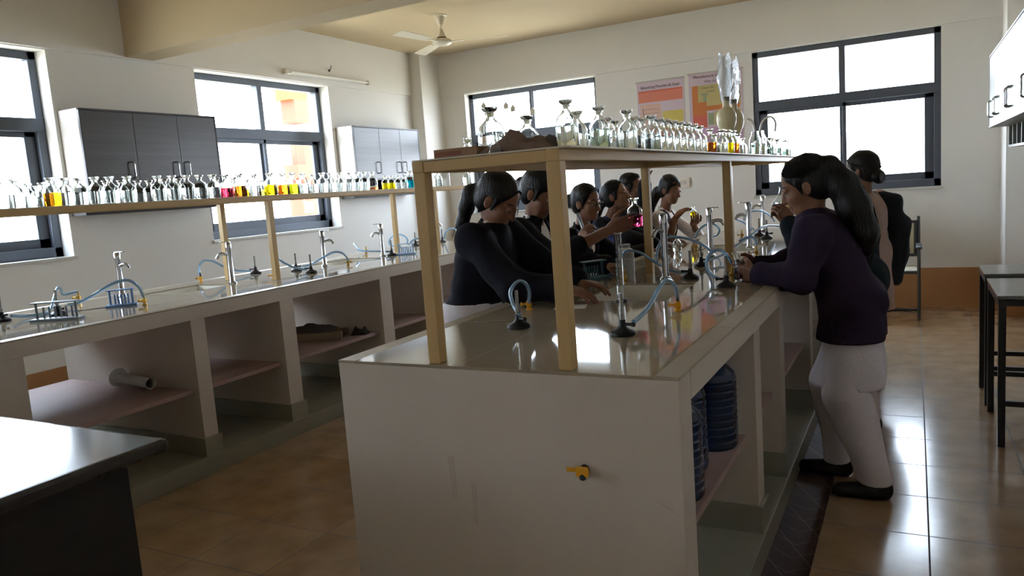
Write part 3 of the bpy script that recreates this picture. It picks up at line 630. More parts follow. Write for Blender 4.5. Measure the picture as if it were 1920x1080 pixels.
# two wider bottles behind the pouch, tall jars with looped tubes, far row
make_bottle(.15, .27, 'c', 'reagent_bottle', 'large clear bottle with wide flat stopper, left of two behind the brown pouch', 'large bottles behind the pouch', (-1.10, 1.99, ZS + .0005))
make_bottle(.135, .26, 'c', 'reagent_bottle', 'clear bottle with flat stopper, right of two behind the brown pouch', 'large bottles behind the pouch', (-1.085, 2.20, ZS + .0005))
for k, (x, y) in enumerate([(-.79, 4.96), (-.80, 5.10), (-.79, 5.26), (-.81, 5.42), (-.79, 5.58), (-.80, 5.75)]):
    make_bottle(.115, .26, 'cp', 'reagent_bottle', 'bluish clear bottle, %s of six at the far end of the island shelf' % ordn(k + 1), 'bottles at the far end of the island shelf', (x, y, ZS + .0005))
for k, (x, y) in enumerate([(-.78, 4.42), (-.785, 4.62)]):
    t = thing('glass_jar', ('shorter', 'taller')[k] + ' straight glass jar with a looped white tube on the island shelf', 'jar', (x, y, ZS + .0005), 0, 'jars with looped tubes')
    R = .033
    MB().lathe([(0, 0), (R * .95, 0), (R, .004), (R, .085 + .012 * k), (R * .6, .115 + .012 * k), (R * .62, .13 + .012 * k), (R * .54, .13 + .012 * k), (R * .52, .117 + .012 * k), (R * .93, .083 + .012 * k), (R * .92, .006), (0, .005)], n=24).build('glass_body', M_glass, t)
    MB().lathe([(0, .0045), (R * .925, .0055), (R * .925, .07), (0, .07)], n=20).build('liquid', M_liq['cp'], t)
    MB().tube([(.0, 0, .08), (.0, 0, .15), (.02, 0, .20), (.06, 0, .215), (.085, 0, .18), (.08, 0, .13)] if k else [(0, 0, .08), (0, 0, .14), (-.015, 0, .19), (-.04, 0, .205)], .006, 8, 6).build('looped_tube', mat('white_tube%d' % k, (236, 236, 232), .25), t)
M_cream = mat('cream_plastic_bulb', (206, 196, 156), 0.35)
M_bag = mat('crumpled_clear_film', (250, 252, 252), 0.12, trans=0.85, ior=1.25, bump=0.8, bscale=45, spec=0.8)
for k, (x, y, s) in enumerate([(-.885, 4.2, 1.0), (-.885, 4.40, .97)]):
    t = thing('bulb_vessel', ('nearer', 'farther')[k] + ' cream round bulb topped with crumpled clear film on the island shelf', 'bulb vessel', (x, y, ZS + .0005), 0, 'cream bulb vessels')
    MB().lathe([(0, 0), (.034, 0), (.036, .01), (.026, .05), (.022, .10), (.026, .125), (.034, .14), (.046, .165), (.052, .195), (.049, .225), (.036, .25), (.02, .262), (.017, .275), (.018, .315), (0, .316)], n=28).build('bulb_body', M_cream, t)
    rnd = random.Random(4 + k); bm = MB()
    pr = [(.022, .292), (.03, .33), (.036, .37), (.040, .42), (.036, .46), (.031, .50), (.028, .535)]
    pr2 = pr + [(r - .003, z) for r, z in pr[::-1]]
    bm.lathe(pr2, n=18, closed=True)
    for v in bm.bm.verts:
        a = math.atan2(v.co.y, v.co.x); f = 1 + .16 * math.sin(3 * a + v.co.z * 40 + k) + .08 * math.sin(7 * a - v.co.z * 70)
        v.co.x *= f; v.co.y *= f * .75; v.co.z += .012 * math.sin(2 * a + k) * (v.co.z > .5)
    bm.build('film_sleeve', M_bag, t)
# cardboard box, pouch with flask, small pieces at the near end of the shelf
M_card = mat('brown_cardboard', (150, 118, 92), 0.8, noise=0.12, nscale=12)
M_pouch = mat('brown_paper_pouch', (128, 110, 98), 0.7, noise=0.2, nscale=14, bump=0.6, bscale=20)
t = thing('cardboard_box', 'flat brown cardboard box at the left corner of the island shelf', 'box', (-1.075, 1.80, ZS + .0005))
MB().box(-.075, .06, -.05, .06, 0, .025, .002).build('carton', M_card, t, smooth=False); MB().box(-.07, .01, -.0515, -.048, .006, .018, 0).build('printed_strip', mat('box_print', (132, 84, 66), .7), t, smooth=False)
bm = MB(); nx_, ny_ = 18, 10; rnd = random.Random(3)
def crump(label, name, cat, loc, sx_, sy_, hz, m, seed, rotz=0.0):
    rnd = random.Random(seed); bm = MB(); N = 16; M2 = 8; top = []
    for j in range(M2 + 1):
        row = []
        for i in range(N + 1):
            u = i / N * 2 - 1; v = j / M2 * 2 - 1
            e = max(0, 1 - abs(u) ** 4) * max(0, 1 - abs(v) ** 3)
            z = hz * e * (.62 + .38 * math.sin(5 * u + seed) * math.cos(3 * v + seed * 2)) + rnd.uniform(-.06, .06) * hz * e
            row.append(bm.bm.verts.new((u * sx_ / 2, v * sy_ / 2, max(.001, z) + .001)))
        top.append(row)
    for a, b in zip(top, top[1:]):
        for i in range(N): bm.bm.faces.new((a[i], a[i + 1], b[i + 1], b[i]))
    r = bmesh.ops.extrude_face_region(bm.bm, geom=bm.bm.faces[:])
    for v in r['geom']:
        if isinstance(v, bmesh.types.BMVert): v.co.z = 0.0005
    o = bm.build(name, m, origin=(0, 0, 0)); o.location = loc; o.rotation_euler = (0, 0, rotz)
    return tag(o, label, cat)
crump('crumpled brown paper pouch on the near edge of the island shelf', 'paper_pouch', 'pouch', (-.92, 1.80, ZS + .0005), .20, .10, .06, M_pouch, 5)
crump('dark grey crumpled sheet lying behind the brown pouch', 'crumpled_sheet', 'sheet', (-.93, 1.905, ZS + .0005), .22, .08, .05, mat('grey_sheet', (92, 86, 84), .6), 8)
def flask(label, loc, s=1.0, liq=None, rot=None, name='conical_flask', lev=.035):
    t = thing(name, label, 'flask', loc)
    if rot: t.rotation_euler = rot
    out = [(0, 0), (.036, 0), (.040, .004), (.039, .012), (.015, .075), (.0125, .085), (.0125, .11), (.016, .113), (.016, .117)]
    w = .0018; inn = [(r - w, z) for r, z in out[3:][::-1]] + [(.037, .007), (.034, .003), (0, .003)]
    o = MB().lathe([(r * s, z * s) for r, z in out + inn], n=24).build('glass_body', M_glass, t)
    if liq:
        r1 = .0375 + (.0145 - .0375) * (lev - .012) / .063
        MB().lathe([(0, .0029 * s), (.034 * s, .0029 * s), (.0372 * s, .008 * s), (.0376 * s, .012 * s), (r1 * s, lev * s), (0, lev * s)], n=24).build('liquid', M_liq[liq], t)
    return t
flask('empty conical flask standing among the brown pouch and grey sheet', (-.95, 1.735, ZS + .0005), .48)
for k, (x, y, h) in enumerate([(-1.13, 1.90, .055), (-1.03, 2.05, .05), (-1.0, 2.12, .05), (-.97, 2.21, .06), (-.93, 2.31, .055)]):
    t = thing('weighing_bottle', '%s small glass vial from the left behind the pouch on the island shelf' % ordn(k + 1), 'vial', (x, y, ZS + .0005), 0, 'small vials behind the pouch')
    MB().lathe([(0, 0), (.012, 0), (.012, h * .7), (.008, h * .8), (.011, h * .86), (.011, h), (.0095, h), (.0095, h * .86), (.0065, h * .8), (.0105, h * .68), (.0105, .003), (0, .003)], n=16).build('glass_body', M_glass, t)
    MB().lathe([(0, h * .84), (.009, h * .86), (.012, h * 1.02), (.012, h * 1.1), (0, h * 1.1)], n=14).build('cap', M_blkp if k in (2, 4) else M_glass, t)

# ------------------------------------------------------------------ gas burners, taps, hoses, faucets
def make_burner(label, loc, rotz, bl=.075, group='bunsen burners'):
    t = thing('bunsen_burner', label, 'burner', loc, rotz, group)
    if 'burner' not in MESH:
        b = MB().lathe([(0, 0), (.037, 0), (.039, .004), (.038, .010), (.03, .016), (.016, .022), (.011, .03), (.010, .048), (0, .048)], n=26).build('base', M_iron, t)
        c = MB().rod((0, 0, .047), (0, 0, .128), .0058, n=12).rod((0, 0, .05), (0, 0, .064), .0085, n=12).build('barrel', M_nickel, t)
        i = MB().rod((.008, 0, .034), (.034, 0, .034), .005, n=10).rod((.034, 0, .034), (.042, 0, .034), .007, n=10).build('gas_inlet', M_iron, t)
        MESH['burner'] = [o.data for o in (b, c, i)]
    else:
        for nm, me in zip(('base', 'barrel', 'gas_inlet'), MESH['burner']):
            o = bpy.data.objects.new(nm, me); COL.objects.link(o); o.parent = t
    return t
def make_gtap(label, loc, rotz, yellow=True, group='gas taps'):
    t = thing('gas_tap', label, 'gas tap', loc, rotz, group); key = 'gtap%d' % yellow
    if key not in MESH:
        a = MB().lathe([(0, 0), (.013, 0), (.013, .005), (.008, .008), (.008, .035), (0, .035)], n=14).box(-.011, .011, -.009, .009, .014, .032, .003).build('valve_body', M_yel if yellow else M_brass, t)
        b = MB().rod((-.010, 0, .023), (-.026, 0, .023), .004, n=8).box(-.031, -.025, -.014, .014, .016, .030, .003).build('valve_handle', M_yel if yellow else M_brass, t)
        c = MB().lathe([(0, .034), (.007, .034), (.0045, .04), (.0062, .045), (.0042, .05), (.006, .055), (.004, .062), (0, .062)], n=12).build('hose_nozzle', M_brass if not yellow else M_iron, t)
        MESH[key] = [o.data for o in (a, b, c)]
    else:
        for nm, me in zip(('valve_body', 'valve_handle', 'hose_nozzle'), MESH[key]):
            o = bpy.data.objects.new(nm, me); COL.objects.link(o); o.parent = t
    return t
burners = [((-1.169, 2.206), (HOSES['i1'][0]), 'bunsen burner behind the left front shelf post on the island'), ((-.78, 2.138), HOSES['i2'][0], 'bunsen burner nearest the camera on the right of the island'),
           ((-.907, 3.421), HOSES['iC'][-1], 'bunsen burner beside the first chrome faucet on the island'), ((-.976, 3.899), HOSES['iA'][-1], 'bunsen burner between the two middle island faucets'), ((-.687, 3.143), HOSES['iB'][0], 'bunsen burner with a looped hose near the purple sweater girl'),
           ((-1.007, 5.762), None, 'far bunsen burner left of its neighbour at the end of the island'), ((-.912, 5.503), None, 'far bunsen burner right of its neighbour at the end of the island'),
           ((-3.951, 2.069), HOSES['b1'][0], 'bunsen burner at the left edge of the picture on the left bench'), ((-3.803, 2.257), HOSES['b2'][0], 'bunsen burner standing behind the grey test tube rack'), ((-4.176, 3.921), HOSES['b3'][-1], 'bunsen burner just right of the left bench shelf posts, at the back'),
           ((-3.903, 4.042), HOSES['b6'][0], 'bunsen burner in the middle of the left bench under the window, rear of two'), ((-3.627, 3.894), HOSES['b4'][-1], 'bunsen burner near the front edge of the left bench, front of two'), ((-3.795, 5.03), HOSES['b7'][-1], 'bunsen burner beside the fourth faucet on the left bench'),
           ((-4.25, 6.02), None, 'bunsen burner behind the pale blue rack on the left bench'), ((-4.175, 6.38), HOSES['b10'][0], 'bunsen burner at the far end of the left bench')]
for (x, y), hp, lab in burners:
    a = math.atan2(hp[1] - y, hp[0] - x) if hp else 0.6
    make_burner(lab, (x, y, H), a)
    if hp: hp_z = H + .034
gts = [((-1.307, 2.56), 1, .5, 'yellow gas tap behind the left front shelf post on the island'), ((-.728, 2.56), 1, .2, 'yellow gas tap in front of the first island faucet'), ((-1.18, 3.30), 0, .5, 'brass gas tap beside the plastic beaker on the island', ), ((-1.28, 3.55), 0, .6, 'brass gas tap near the pink bottle on the island'), ((-.705, 3.35), 0, .3, 'brass gas tap by the wine red flask on the island'),
       ((-.77, 4.30), 0, .3, 'brass gas tap near the third island faucet'), ((-1.10, 5.60), 0, .5, 'brass gas tap left of the farthest island faucet'), ((-1.231, 4.8), 0, .5, 'brass gas tap behind the second island faucet'),
       ((-4.424, 2.675), 0, .5, ''), ((-3.572, 2.575), 0, .2, 'brass gas tap at the end of the long hose by the blue rack'), ((-4.257, 3.509), 1, .4, 'brass yellow gas tap left of the second faucet on the left bench'), ((-3.683, 3.602), 1, .4, 'gas tap in front of the left bench shelf post'),
       ((-4.208, 4.172), 0, .4, 'small brass gas tap behind the left bench shelf post'), ((-3.70, 4.364), 0, -2.6, 'brass gas tap in front of the third faucet on the left bench'), ((-4.30, 5.33), 0, .4, 'brass gas tap left of the fourth faucet on the left bench')]
for (x, y), ye, a, lab in gts:
    if not lab: x, lab = -4.29, 'brass gas tap behind the grey test tube rack'
    make_gtap(lab, (x, y, H), a, bool(ye))
HL = {'i1': 'blue hose arching over the burner at the left front of the island', 'i2': 'blue hose arching from the near right burner to the yellow tap', 'iA': 'long blue hose arching from behind the first faucet across the island', 'iC': 'blue hose running from behind the measuring cylinder to a burner', 'iB': 'blue hose looping in a circle beside the near red flask',
      'iD': 'blue hose stretching across the island towards the far window', 'iE': 'short blue hose arch behind the red flask', 'iF': 'blue hose arch crossing the farthest island faucet', 'iG': 'blue hose loop behind the second island faucet', 'iH': 'short blue hose beside the third island faucet',
      'b1': 'pale blue hose folded behind the grey test tube rack', 'b2': 'long pale blue hose arching over the blue test tube rack', 'b3': 'pale blue hose passing behind the second left faucet', 'b4': 'pale blue hose hooked over the left bench front shelf post', 'b6': 'pale blue hose passing in front of the third left faucet',
      'b7': 'pale blue hose with a twisted end left of the fourth faucet', 'b8': 'pale blue hose circling behind the pale blue rack', 'b9': 'pale blue hose rising right of the pale blue rack', 'b10': 'pale blue hose arch at the far end of the left bench'}
for k, pts in HOSES.items():
    q = [(x, y, max(z, H + .0085)) for x, y, z in pts]
    if k == 'b7': q[-2:] = [(-3.96, 5.13, .915), (-3.87, 5.12, .915), (-3.838, 5.052, .92)]
    if k == 'b1': q[-1] = (-4.29, 2.675, H + .06)
    tag(MB().tube(q, .0068 if k[0] == 'i' else .0075, 9, 6).build('rubber_hose', M_hose), HL[k], 'hose', 'blue gas hoses')
def faucet(label, loc, rotz, hgt=.262, knob=False):
    t = thing('faucet', label, 'faucet', loc, rotz, 'chrome bench faucets')
    MB().lathe([(0, 0), (.028, 0), (.028, .004), (.02, .010), (.0165, .016), (.0165, hgt - .045), (.0185, hgt - .043), (.0185, hgt - .006), (.015, hgt), (0, hgt)], n=22).build('column', M_chrome, t)
    MB().tube([(.014, 0, hgt - .078), (.04, 0, hgt - .070), (.065, 0, hgt - .075), (.082, 0, hgt - .098)], .0105, 12, 6).build('spout', M_chrome, t)
    MB().box(-.012, .058, -.008, .008, hgt + .0005, hgt + .006, .002).build('lever', M_chrome, t, smooth=False)
    return t
faucet('chrome pillar faucet behind the blue test tube rack', (-4.16, 2.86, H), .1)
faucet('chrome pillar faucet just left of the left bench shelf posts', (-3.835, 3.40, H), PI + .5)
faucet('chrome pillar faucet under the left window sill', (-3.885, 4.32, H), .3)
faucet('chrome pillar faucet with a blue hose on its left', (-3.88, 5.022, H), PI + .4)
faucet('chrome faucet mostly hidden at the far end of the left bench', (-4.15, 6.2, H), .4)
faucet('nearest chrome faucet on the island, beside the sink', (-1.02, 3.41, H), -1.9, .30)
faucet('second chrome faucet on the island, with a round knob', (-1.043, 4.398, H), .1, .275)
faucet('third chrome faucet on the island, right of a shelf post', (-.90, 4.80, H), PI + .5, .28)
faucet('farthest chrome faucet on the island, below the window corner', (-1.036, 6.116, H), PI + .3, .28)

def tube_rack(label, loc, rotz, m, L=.22, n=6, rh=.085, tall=True):
    t = thing('test_tube_rack', label, 'test tube rack', loc, rotz, 'test tube racks')
    MB().box(-L / 2, L / 2, -.03, .03, 0, .012, .002).build('base_plate', m, t, smooth=False)
    MB().box(-L / 2 + .01, L / 2 - .01, -.026, .026, rh, rh + .006, .002).build('top_plate', m, t, smooth=False)
    for s in (-1, 1): MB().rod((s * (L / 2 - .022), 0, .011), (s * (L / 2 - .022), 0, rh + .001), .006, n=10).build('end_post', m, t)
    for k in range(n):
        x = (k - (n - 1) / 2) * (L - .07) / n; hh = rh * .72
        MB().rod((x, .012, .011), (x, .012, hh), .0048, n=10).ball((x, .012, hh), .0048, 10, 6).build('drying_peg', m, t)
    return t
M_rg = mat('rack_grey_plastic', (120, 134, 142), .4); M_rb = mat('rack_blue_plastic', (110, 146, 190), .4); M_rl = mat('rack_pale_blue', (160, 196, 226), .4, trans=.15); M_rt = mat('rack_dark_teal', (58, 96, 104), .45)
tube_rack('grey test tube rack with pegs at the near end of the left bench', (-3.62, 2.14, H), math.atan2(.10, .195), M_rg, .235, 6)
tube_rack('blue test tube rack with pegs in front of the first left faucet', (-3.70, 2.535, H), math.atan2(.106, .099) , M_rb, .15, 5)
tube_rack('pale blue plastic rack under a hose on the left bench', (-3.70, 5.10, H), .5, M_rl, .16, 6, .085)
tube_rack('dark teal test tube rack in front of the glasses girl', (-1.385, 3.43, H), 1.0, M_rt, .15, 5, .085)
def mcyl(label, loc, h, r, m, rot=None, name='measuring_cylinder'):
    t = thing(name, label, 'measuring cylinder', loc)
    if rot: t.rotation_euler = rot
    MB().lathe([(0, .012), (r, .012), (r, h), (r + .003, h + .002), (r + .003, h + .004), (r - .0018, h + .004), (r - .0018, .015), (0, .015)], n=22).build('glass_tube', m, t)
    MB().lathe([(0, 0), (r * 1.9, 0), (r * 1.9, .006), (r * 1.1, .0125), (0, .0125)], n=22).build('foot', M_blkp if m is M_glass else m, t)
    for k in range(8): 
        z = h * (.25 + .08 * k); MB().lathe([(r + .0002, z), (r + .0007, z), (r + .0007, z + .0012), (r + .0002, z + .0012)], n=22, closed=True).build('graduation', M_nickel if m is M_glass else m, t)
    return t
mcyl('tall glass measuring cylinder standing beside the island sink', (-1.0, 2.742, H), .265, .0135, M_glass)
mcyl('translucent plastic measuring cylinder lying in the left bench bay', (-3.79, 2.515, .448 + .052), .34, .027, M_fros, rot=(0, -PI / 2 + .0, 2.98))
M_beak = mat('white_translucent_plastic', (214, 214, 208), .35, trans=.3, ior=1.3)
t = thing('plastic_beaker', 'white plastic beaker with spout in front of the faucet on the island', 'beaker', (-1.19, 3.345, H))
MB().lathe([(0, 0), (.036, 0), (.038, .003), (.043, .10), (.046, .105), (.044, .106), (.0405, .10), (.036, .005), (0, .005)], n=28).build('beaker_body', M_beak, t)
t = thing('plastic_bottle', 'squat white plastic bottle standing behind the beaker', 'bottle', (-1.30, 3.68, H))
MB().lathe([(0, 0), (.036, 0), (.038, .004), (.038, .105), (.03, .12), (.02, .124), (.02, .13), (0, .13)], n=26).build('bottle_body', M_beak, t)
MB().lathe([(0, .129), (.021, .129), (.021, .145), (0, .145)], n=20).build('cap', mat('grey_cap', (150, 154, 156), .4), t)
make_bottle(.10, .27, 'c', 'reagent_bottle', 'small clear stoppered bottle standing on the island by the vest girl', None, (-1.33, 4.72, H + .0005))
o = MB().tube([(-.05, 0, .003), (0, 0, .004), (.05, 0, .003)], .0022, 6, 6).box(-.07, -.05, -.005, .005, .001, .005, .001).build('steel_spatula', M_chrome, origin=(0, 0, 0)); o.location = (-1.31, 2.29, H); o.rotation_euler = (0, 0, .15)
tag(o, 'thin steel spatula lying on the island beside the left burner', 'spatula')
o = MB().box(-.08, .08, -.004, .004, .0005, .004, .001).build('glass_rod', M_nickel, origin=(0, 0, 0)); o.location = (-3.80, 2.44, H); o.rotation_euler = (0, 0, .95)
tag(o, 'thin metal strip lying on the left bench near the blue rack', 'metal strip')
# white folded paper on the island by the first girl's hand
t = MB().box(-.06, .06, -.045, .045, .0005, .002, 0).build('paper_sheet', mat('white_paper', (228, 222, 214), .7), origin=(0, 0, 0), smooth=False); t.location = (-1.16, 2.62, H); t.rotation_euler = (0, 0, .3)
tag(t, 'small white paper sheet lying left of the island sink', 'paper')
# blue water jars in the island bay
M_jar = mat('dark_blue_ribbed_plastic', (26, 40, 66), .2, spec=.6)
for k, (x, y) in enumerate([(-.605, 2.03), (-.645, 2.245), (-.60, 2.47)]):
    t = thing('water_jar', 'dark blue ribbed water jar on the island bay shelf, %s one' % ('nearest', 'middle', 'farthest')[k], 'water jar', (x, y, .4485), 0, 'ribbed water jars')
    if k == 0:
        pr = [(0, 0), (.074, 0), (.078, .006)]
        for i in range(9):
            z = .012 + i * .024; pr += [(.080, z), (.080, z + .014), (.0765, z + .018), (.0765, z + .021)]
        pr += [(.08, .232), (.074, .252), (.055, .272), (.032, .283), (.027, .287), (0, .288)]
        a = MB().lathe(pr, n=32).build('jar_body', M_jar, t, ang=25); b = MB().lathe([(0, .286), (.027, .286), (.027, .308), (0, .309)], n=20).build('cap', M_blkp, t)
        jm = (a.data, b.data)
    else:
        for nm, me in zip(('jar_body', 'cap'), jm):
            o = bpy.data.objects.new(nm, me); COL.objects.link(o); o.parent = t
# broken tray with rags in the left bench bay
t = thing('broken_tray', 'broken wooden tray lying in the middle bay of the left bench', 'tray', (-3.64, 3.78, .448), .45)
M_bw = mat('dusty_wood', (150, 132, 110), .8, noise=.2, nscale=8)
MB().box(-.28, .28, -.10, -.085, .001, .055, .002).build('front_rail', M_bw, t, smooth=False); MB().box(-.28, .28, .085, .10, .001, .05, .002).build('back_rail', M_bw, t, smooth=False)
MB().box(-.28, -.265, -.084, .084, .001, .05, .002).build('end_rail', M_bw, t, smooth=False); MB().box(-.264, .264, -.084, .084, .001, .008, 0).build('tray_bottom', M_card, t, smooth=False)
MB().box(-.295, -.24, -.115, -.10, .0, .058, .002).build('corner_bracket', mat('light_wood', (176, 160, 138), .7), t, smooth=False)
o = crump('dark grey rag heaped over the broken tray', 'rag', 'rag', (-3.60, 3.80, .505), .34, .19, .055, mat('grey_rag', (84, 82, 80), .9, bump=.5, bscale=40), 11, .45)
o = crump('dark brush head lying at the right end of the broken tray', 'scrub_brush', 'brush', (-3.35, 4.005, .4485), .11, .10, .06, mat('dark_bristle', (58, 54, 50), .9, bump=.8, bscale=90), 14, .4)
# yellow gas stub on the near face of the island
isl_ = [o for o in COL.objects if o.name == 'island_bench'][0]; sp_ = Vector((-.731, IY0, .64)) - isl_.location
st_ = MB().rod((0, .004, 0), (0, -.03, 0), .012, n=14).build('gas_stub', mat('rusty_iron', (70, 50, 36), .8), isl_); st_.location = sp_; st_['label'] = 'rusty pipe stub with yellow valve'
MB().rod((-.004, -.022, .003), (-.036, -.03, .006), .006, n=8).box(-.012, .020, -.034, -.020, -.010, .014, .004).build('valve_handle', M_yel, st_); MB().ball((.006, -.03, -.010), .009).build('valve_nut', M_iron, st_)
M_scuff = mat('grey_scuff', (194, 183, 168), .8)
for pts in ([(-.035, .07), (.0, .058), (.03, .034), (.0, .052)], [(-.62, .12), (-.60, .121), (-.598, .0), (-.612, .0)], [(-.55, .05), (-.535, .05), (-.54, -.07), (-.552, -.05)]):
    q = MB().prism([(-.52 + u - isl_.location.x, .51 + v) for u, v in pts], 'y', IY0 - .0008 - isl_.location.y, IY0 - isl_.location.y).build('scuff_mark', M_scuff, isl_, smooth=False)
# hanging beige tags at the back left window
for k, (x, z, n) in enumerate([(-4.434, 2.31, 'leftmost'), (-4.14, 2.28, 'second from left'), (-4.053, 2.24, 'third from left'), (-3.805, 2.18, 'rightmost')]):
    t = thing('hanging_tag', 'small beige tag hanging before the back left window, %s of four' % n, 'hanging tag', (x, YB - .03, z), 0, 'hanging tags at the back window')
    MB().prism([(-.026, 0), (.026, 0), (.03, .05), (.014, .06), (.010, .075), (-.010, .075), (-.014, .06), (-.03, .05)], 'y', -.006, .006).build('tag_body', mat('beige_tag%d' % k, (190, 184, 166), .6), t, smooth=False)
    MB().rod((0, 0, .074), (0, 0, 2.52 - z), .0012, n=6).build('string', M_nickel, t)
# ------------------------------------------------------------------ people: smooth signed-distance bodies polygonised into one continuous surface
class Field:
    def __init__(s, lo, hi, h):
        s.lo = np.array(lo, float); s.h = h
        n = np.ceil((np.array(hi) - s.lo) / h).astype(int) + 1
        s.ax = [s.lo[i] + h * np.arange(n[i]) for i in range(3)]
        s.F = np.full(n, 0.06, np.float32)
    def _win(s, lo, hi, k):
        m = k + 4 * s.h; sl = []
        for i in range(3):
            a = max(0, int((lo[i] - m - s.lo[i]) / s.h)); b = min(len(s.ax[i]), int((hi[i] + m - s.lo[i]) / s.h) + 2)
            if b <= a: return None, None
            sl.append(slice(a, b))
        c = [s.ax[0][sl[0]][:, None, None], s.ax[1][sl[1]][None, :, None], s.ax[2][sl[2]][None, None, :]]
        return tuple(sl), c
    def _put(s, sl, d, k, sub):
        f = s.F[sl]
        if sub:
            d = -d; r = np.maximum(f, d)
            if k > 0: r = r + np.maximum(k - np.abs(f - d), 0) ** 2 / (4 * k)
        else:
            r = np.minimum(f, d)
            if k > 0: r = r - np.maximum(k - np.abs(f - d), 0) ** 2 / (4 * k)
        s.F[sl] = r
    def cap(s, a, b, r0, r1=None, k=0.02, sub=False):
        r1 = r0 if r1 is None else r1; a = np.array(a, float); b = np.array(b, float); R = max(r0, r1)
        sl, c = s._win(np.minimum(a, b) - R, np.maximum(a, b) + R, k)
        if sl is None: return s
        ab = b - a; L = max(ab @ ab, 1e-9)
        t = np.clip(((c[0] - a[0]) * ab[0] + (c[1] - a[1]) * ab[1] + (c[2] - a[2]) * ab[2]) / L, 0, 1)
        d = np.sqrt((c[0] - a[0] - t * ab[0]) ** 2 + (c[1] - a[1] - t * ab[1]) ** 2 + (c[2] - a[2] - t * ab[2]) ** 2) - (r0 + (r1 - r0) * t)
        s._put(sl, d, k, sub); return s
    def ell(s, ctr, r, R=None, k=0.02, sub=False):
        ctr = np.array(ctr, float); r = np.array(r, float); m = r.max()
        sl, c = s._win(ctr - m, ctr + m, k)
        if sl is None: return s
        q = [c[i] - ctr[i] for i in range(3)]
        if R is not None:
            q = [R[0][i] * q[0] + R[1][i] * q[1] + R[2][i] * q[2] for i in range(3)]
        k0 = np.sqrt(sum((q[i] / r[i]) ** 2 for i in range(3))) + 1e-6; k1 = np.sqrt(sum((q[i] / r[i] ** 2) ** 2 for i in range(3))) + 1e-6
        s._put(sl, k0 * (k0 - 1) / k1, k, sub); return s
    def chain(s, pts, rs, k=0.02, sub=False):
        for i in range(len(pts) - 1): s.cap(pts[i], pts[i + 1], rs[i], rs[i + 1], k, sub)
        return s
    def wrinkle(s, amp, seed, sc=1.0):
        rr = np.random.RandomState(seed); X, Y, Z = s.ax[0][:, None, None], s.ax[1][None, :, None], s.ax[2][None, None, :]
        w = 0
        for i in range(5):
            v = rr.normal(size=3); v[2] *= .7; v *= sc * rr.uniform(24, 60) / np.linalg.norm(v)
            w = w + np.sin(v[0] * X + v[1] * Y + v[2] * Z + rr.uniform(0, 6) + 1.2 * np.sin(9 * Z + 7 * X + i))
        s.F += (amp / 2.4 * w).astype(np.float32); return s
    def cut_below(s, z): s.F = np.maximum(s.F, (z - s.ax[2])[None, None, :].astype(np.float32)); return s
    def cut_above(s, z): s.F = np.maximum(s.F, (s.ax[2] - z)[None, None, :].astype(np.float32)); return s
    def mesh(s):
        F = s.F.copy(); F[0] = F[-1] = .05; F[:, 0] = F[:, -1] = .05; F[:, :, 0] = F[:, :, -1] = .05
        n = F.shape; cn = tuple(v - 1 for v in n); ncell = cn[0] * cn[1] * cn[2]
        acc = np.zeros((ncell, 3)); cnt = np.zeros(ncell); quads = []
        def cid(i, j, k): return (i * cn[1] + j) * cn[2] + k
        for ax in range(3):
            a = [slice(None)] * 3; b = [slice(None)] * 3; a[ax] = slice(0, -1); b[ax] = slice(1, None)
            f0, f1 = F[tuple(a)], F[tuple(b)]
            idx = np.argwhere((f0 < 0) != (f1 < 0))
            if len(idx) == 0: continue
            v0 = f0[tuple(idx.T)]; v1 = f1[tuple(idx.T)]; t = v0 / (v0 - v1)
            p = idx.astype(float); p[:, ax] += t
            o1, o2 = [(1, 2), (2, 0), (0, 1)][ax]; cs = []
            for d1, d2 in ((-1, -1), (0, -1), (0, 0), (-1, 0)):
                c = idx.copy(); c[:, o1] += d1; c[:, o2] += d2; q = cid(c[:, 0], c[:, 1], c[:, 2]); cs.append(q)
                np.add.at(acc, q, p); np.add.at(cnt, q, 1)
            Q = np.stack(cs, 1); fl = v0 >= 0; Q[fl] = Q[fl][:, ::-1]; quads.append(Q)
        used = np.nonzero(cnt)[0]; m = np.full(ncell, -1); m[used] = np.arange(len(used))
        V = acc[used] / cnt[used][:, None] * s.h + s.lo
        return V, m[np.concatenate(quads)]
def mesh_obj(name, chunks, m, parent):
    V = []; Q = []; o = 0
    for v, q in chunks: V.append(v); Q.append(q + o); o += len(v)
    me = bpy.data.meshes.new(name); me.from_pydata(np.concatenate(V).tolist(), [], np.concatenate(Q).tolist()); me.update()
    for p in me.polygons: p.use_smooth = True
    me.materials.append(m); ob = bpy.data.objects.new(name, me); COL.objects.link(ob); ob.parent = parent; return ob
def rotm(pitch, yaw, roll=0.0):
    """head axes: columns forward, left, up; positive pitch looks down, positive yaw turns to the left"""
    M = Matrix.Rotation(yaw, 3, 'Z') @ Matrix.Rotation(pitch, 3, 'Y') @ Matrix.Rotation(roll, 3, 'X')
    return np.array(M)
def nrm(v): v = np.array(v, float); return v / np.linalg.norm(v)
M_skin = mat('brown_skin', (136, 96, 74), 0.5, noise=0.08, nscale=30, spec=0.35)
M_skin.node_tree.nodes['Principled BSDF'].inputs['Subsurface Weight'].default_value = 0.08
M_skin.node_tree.nodes['Principled BSDF'].inputs['Subsurface Radius'].default_value = (0.012, 0.005, 0.003)
M_hair = mat('black_hair', (20, 17, 16), 0.45, spec=0.3, bump=0.5, bscale=22, stretch=(6, 6, 0.8))
M_eyew = mat('eye_white', (150, 138, 130), 0.5, spec=0.2); M_eyed = mat('dark_iris', (26, 18, 14), 0.15)
M_shoe = mat('black_shoe_leather', (22, 21, 22), 0.35)
def cloth(n, c, r=0.9, **k): return mat(n, c, r, spec=0.2, bump=0.25, bscale=180, **k)
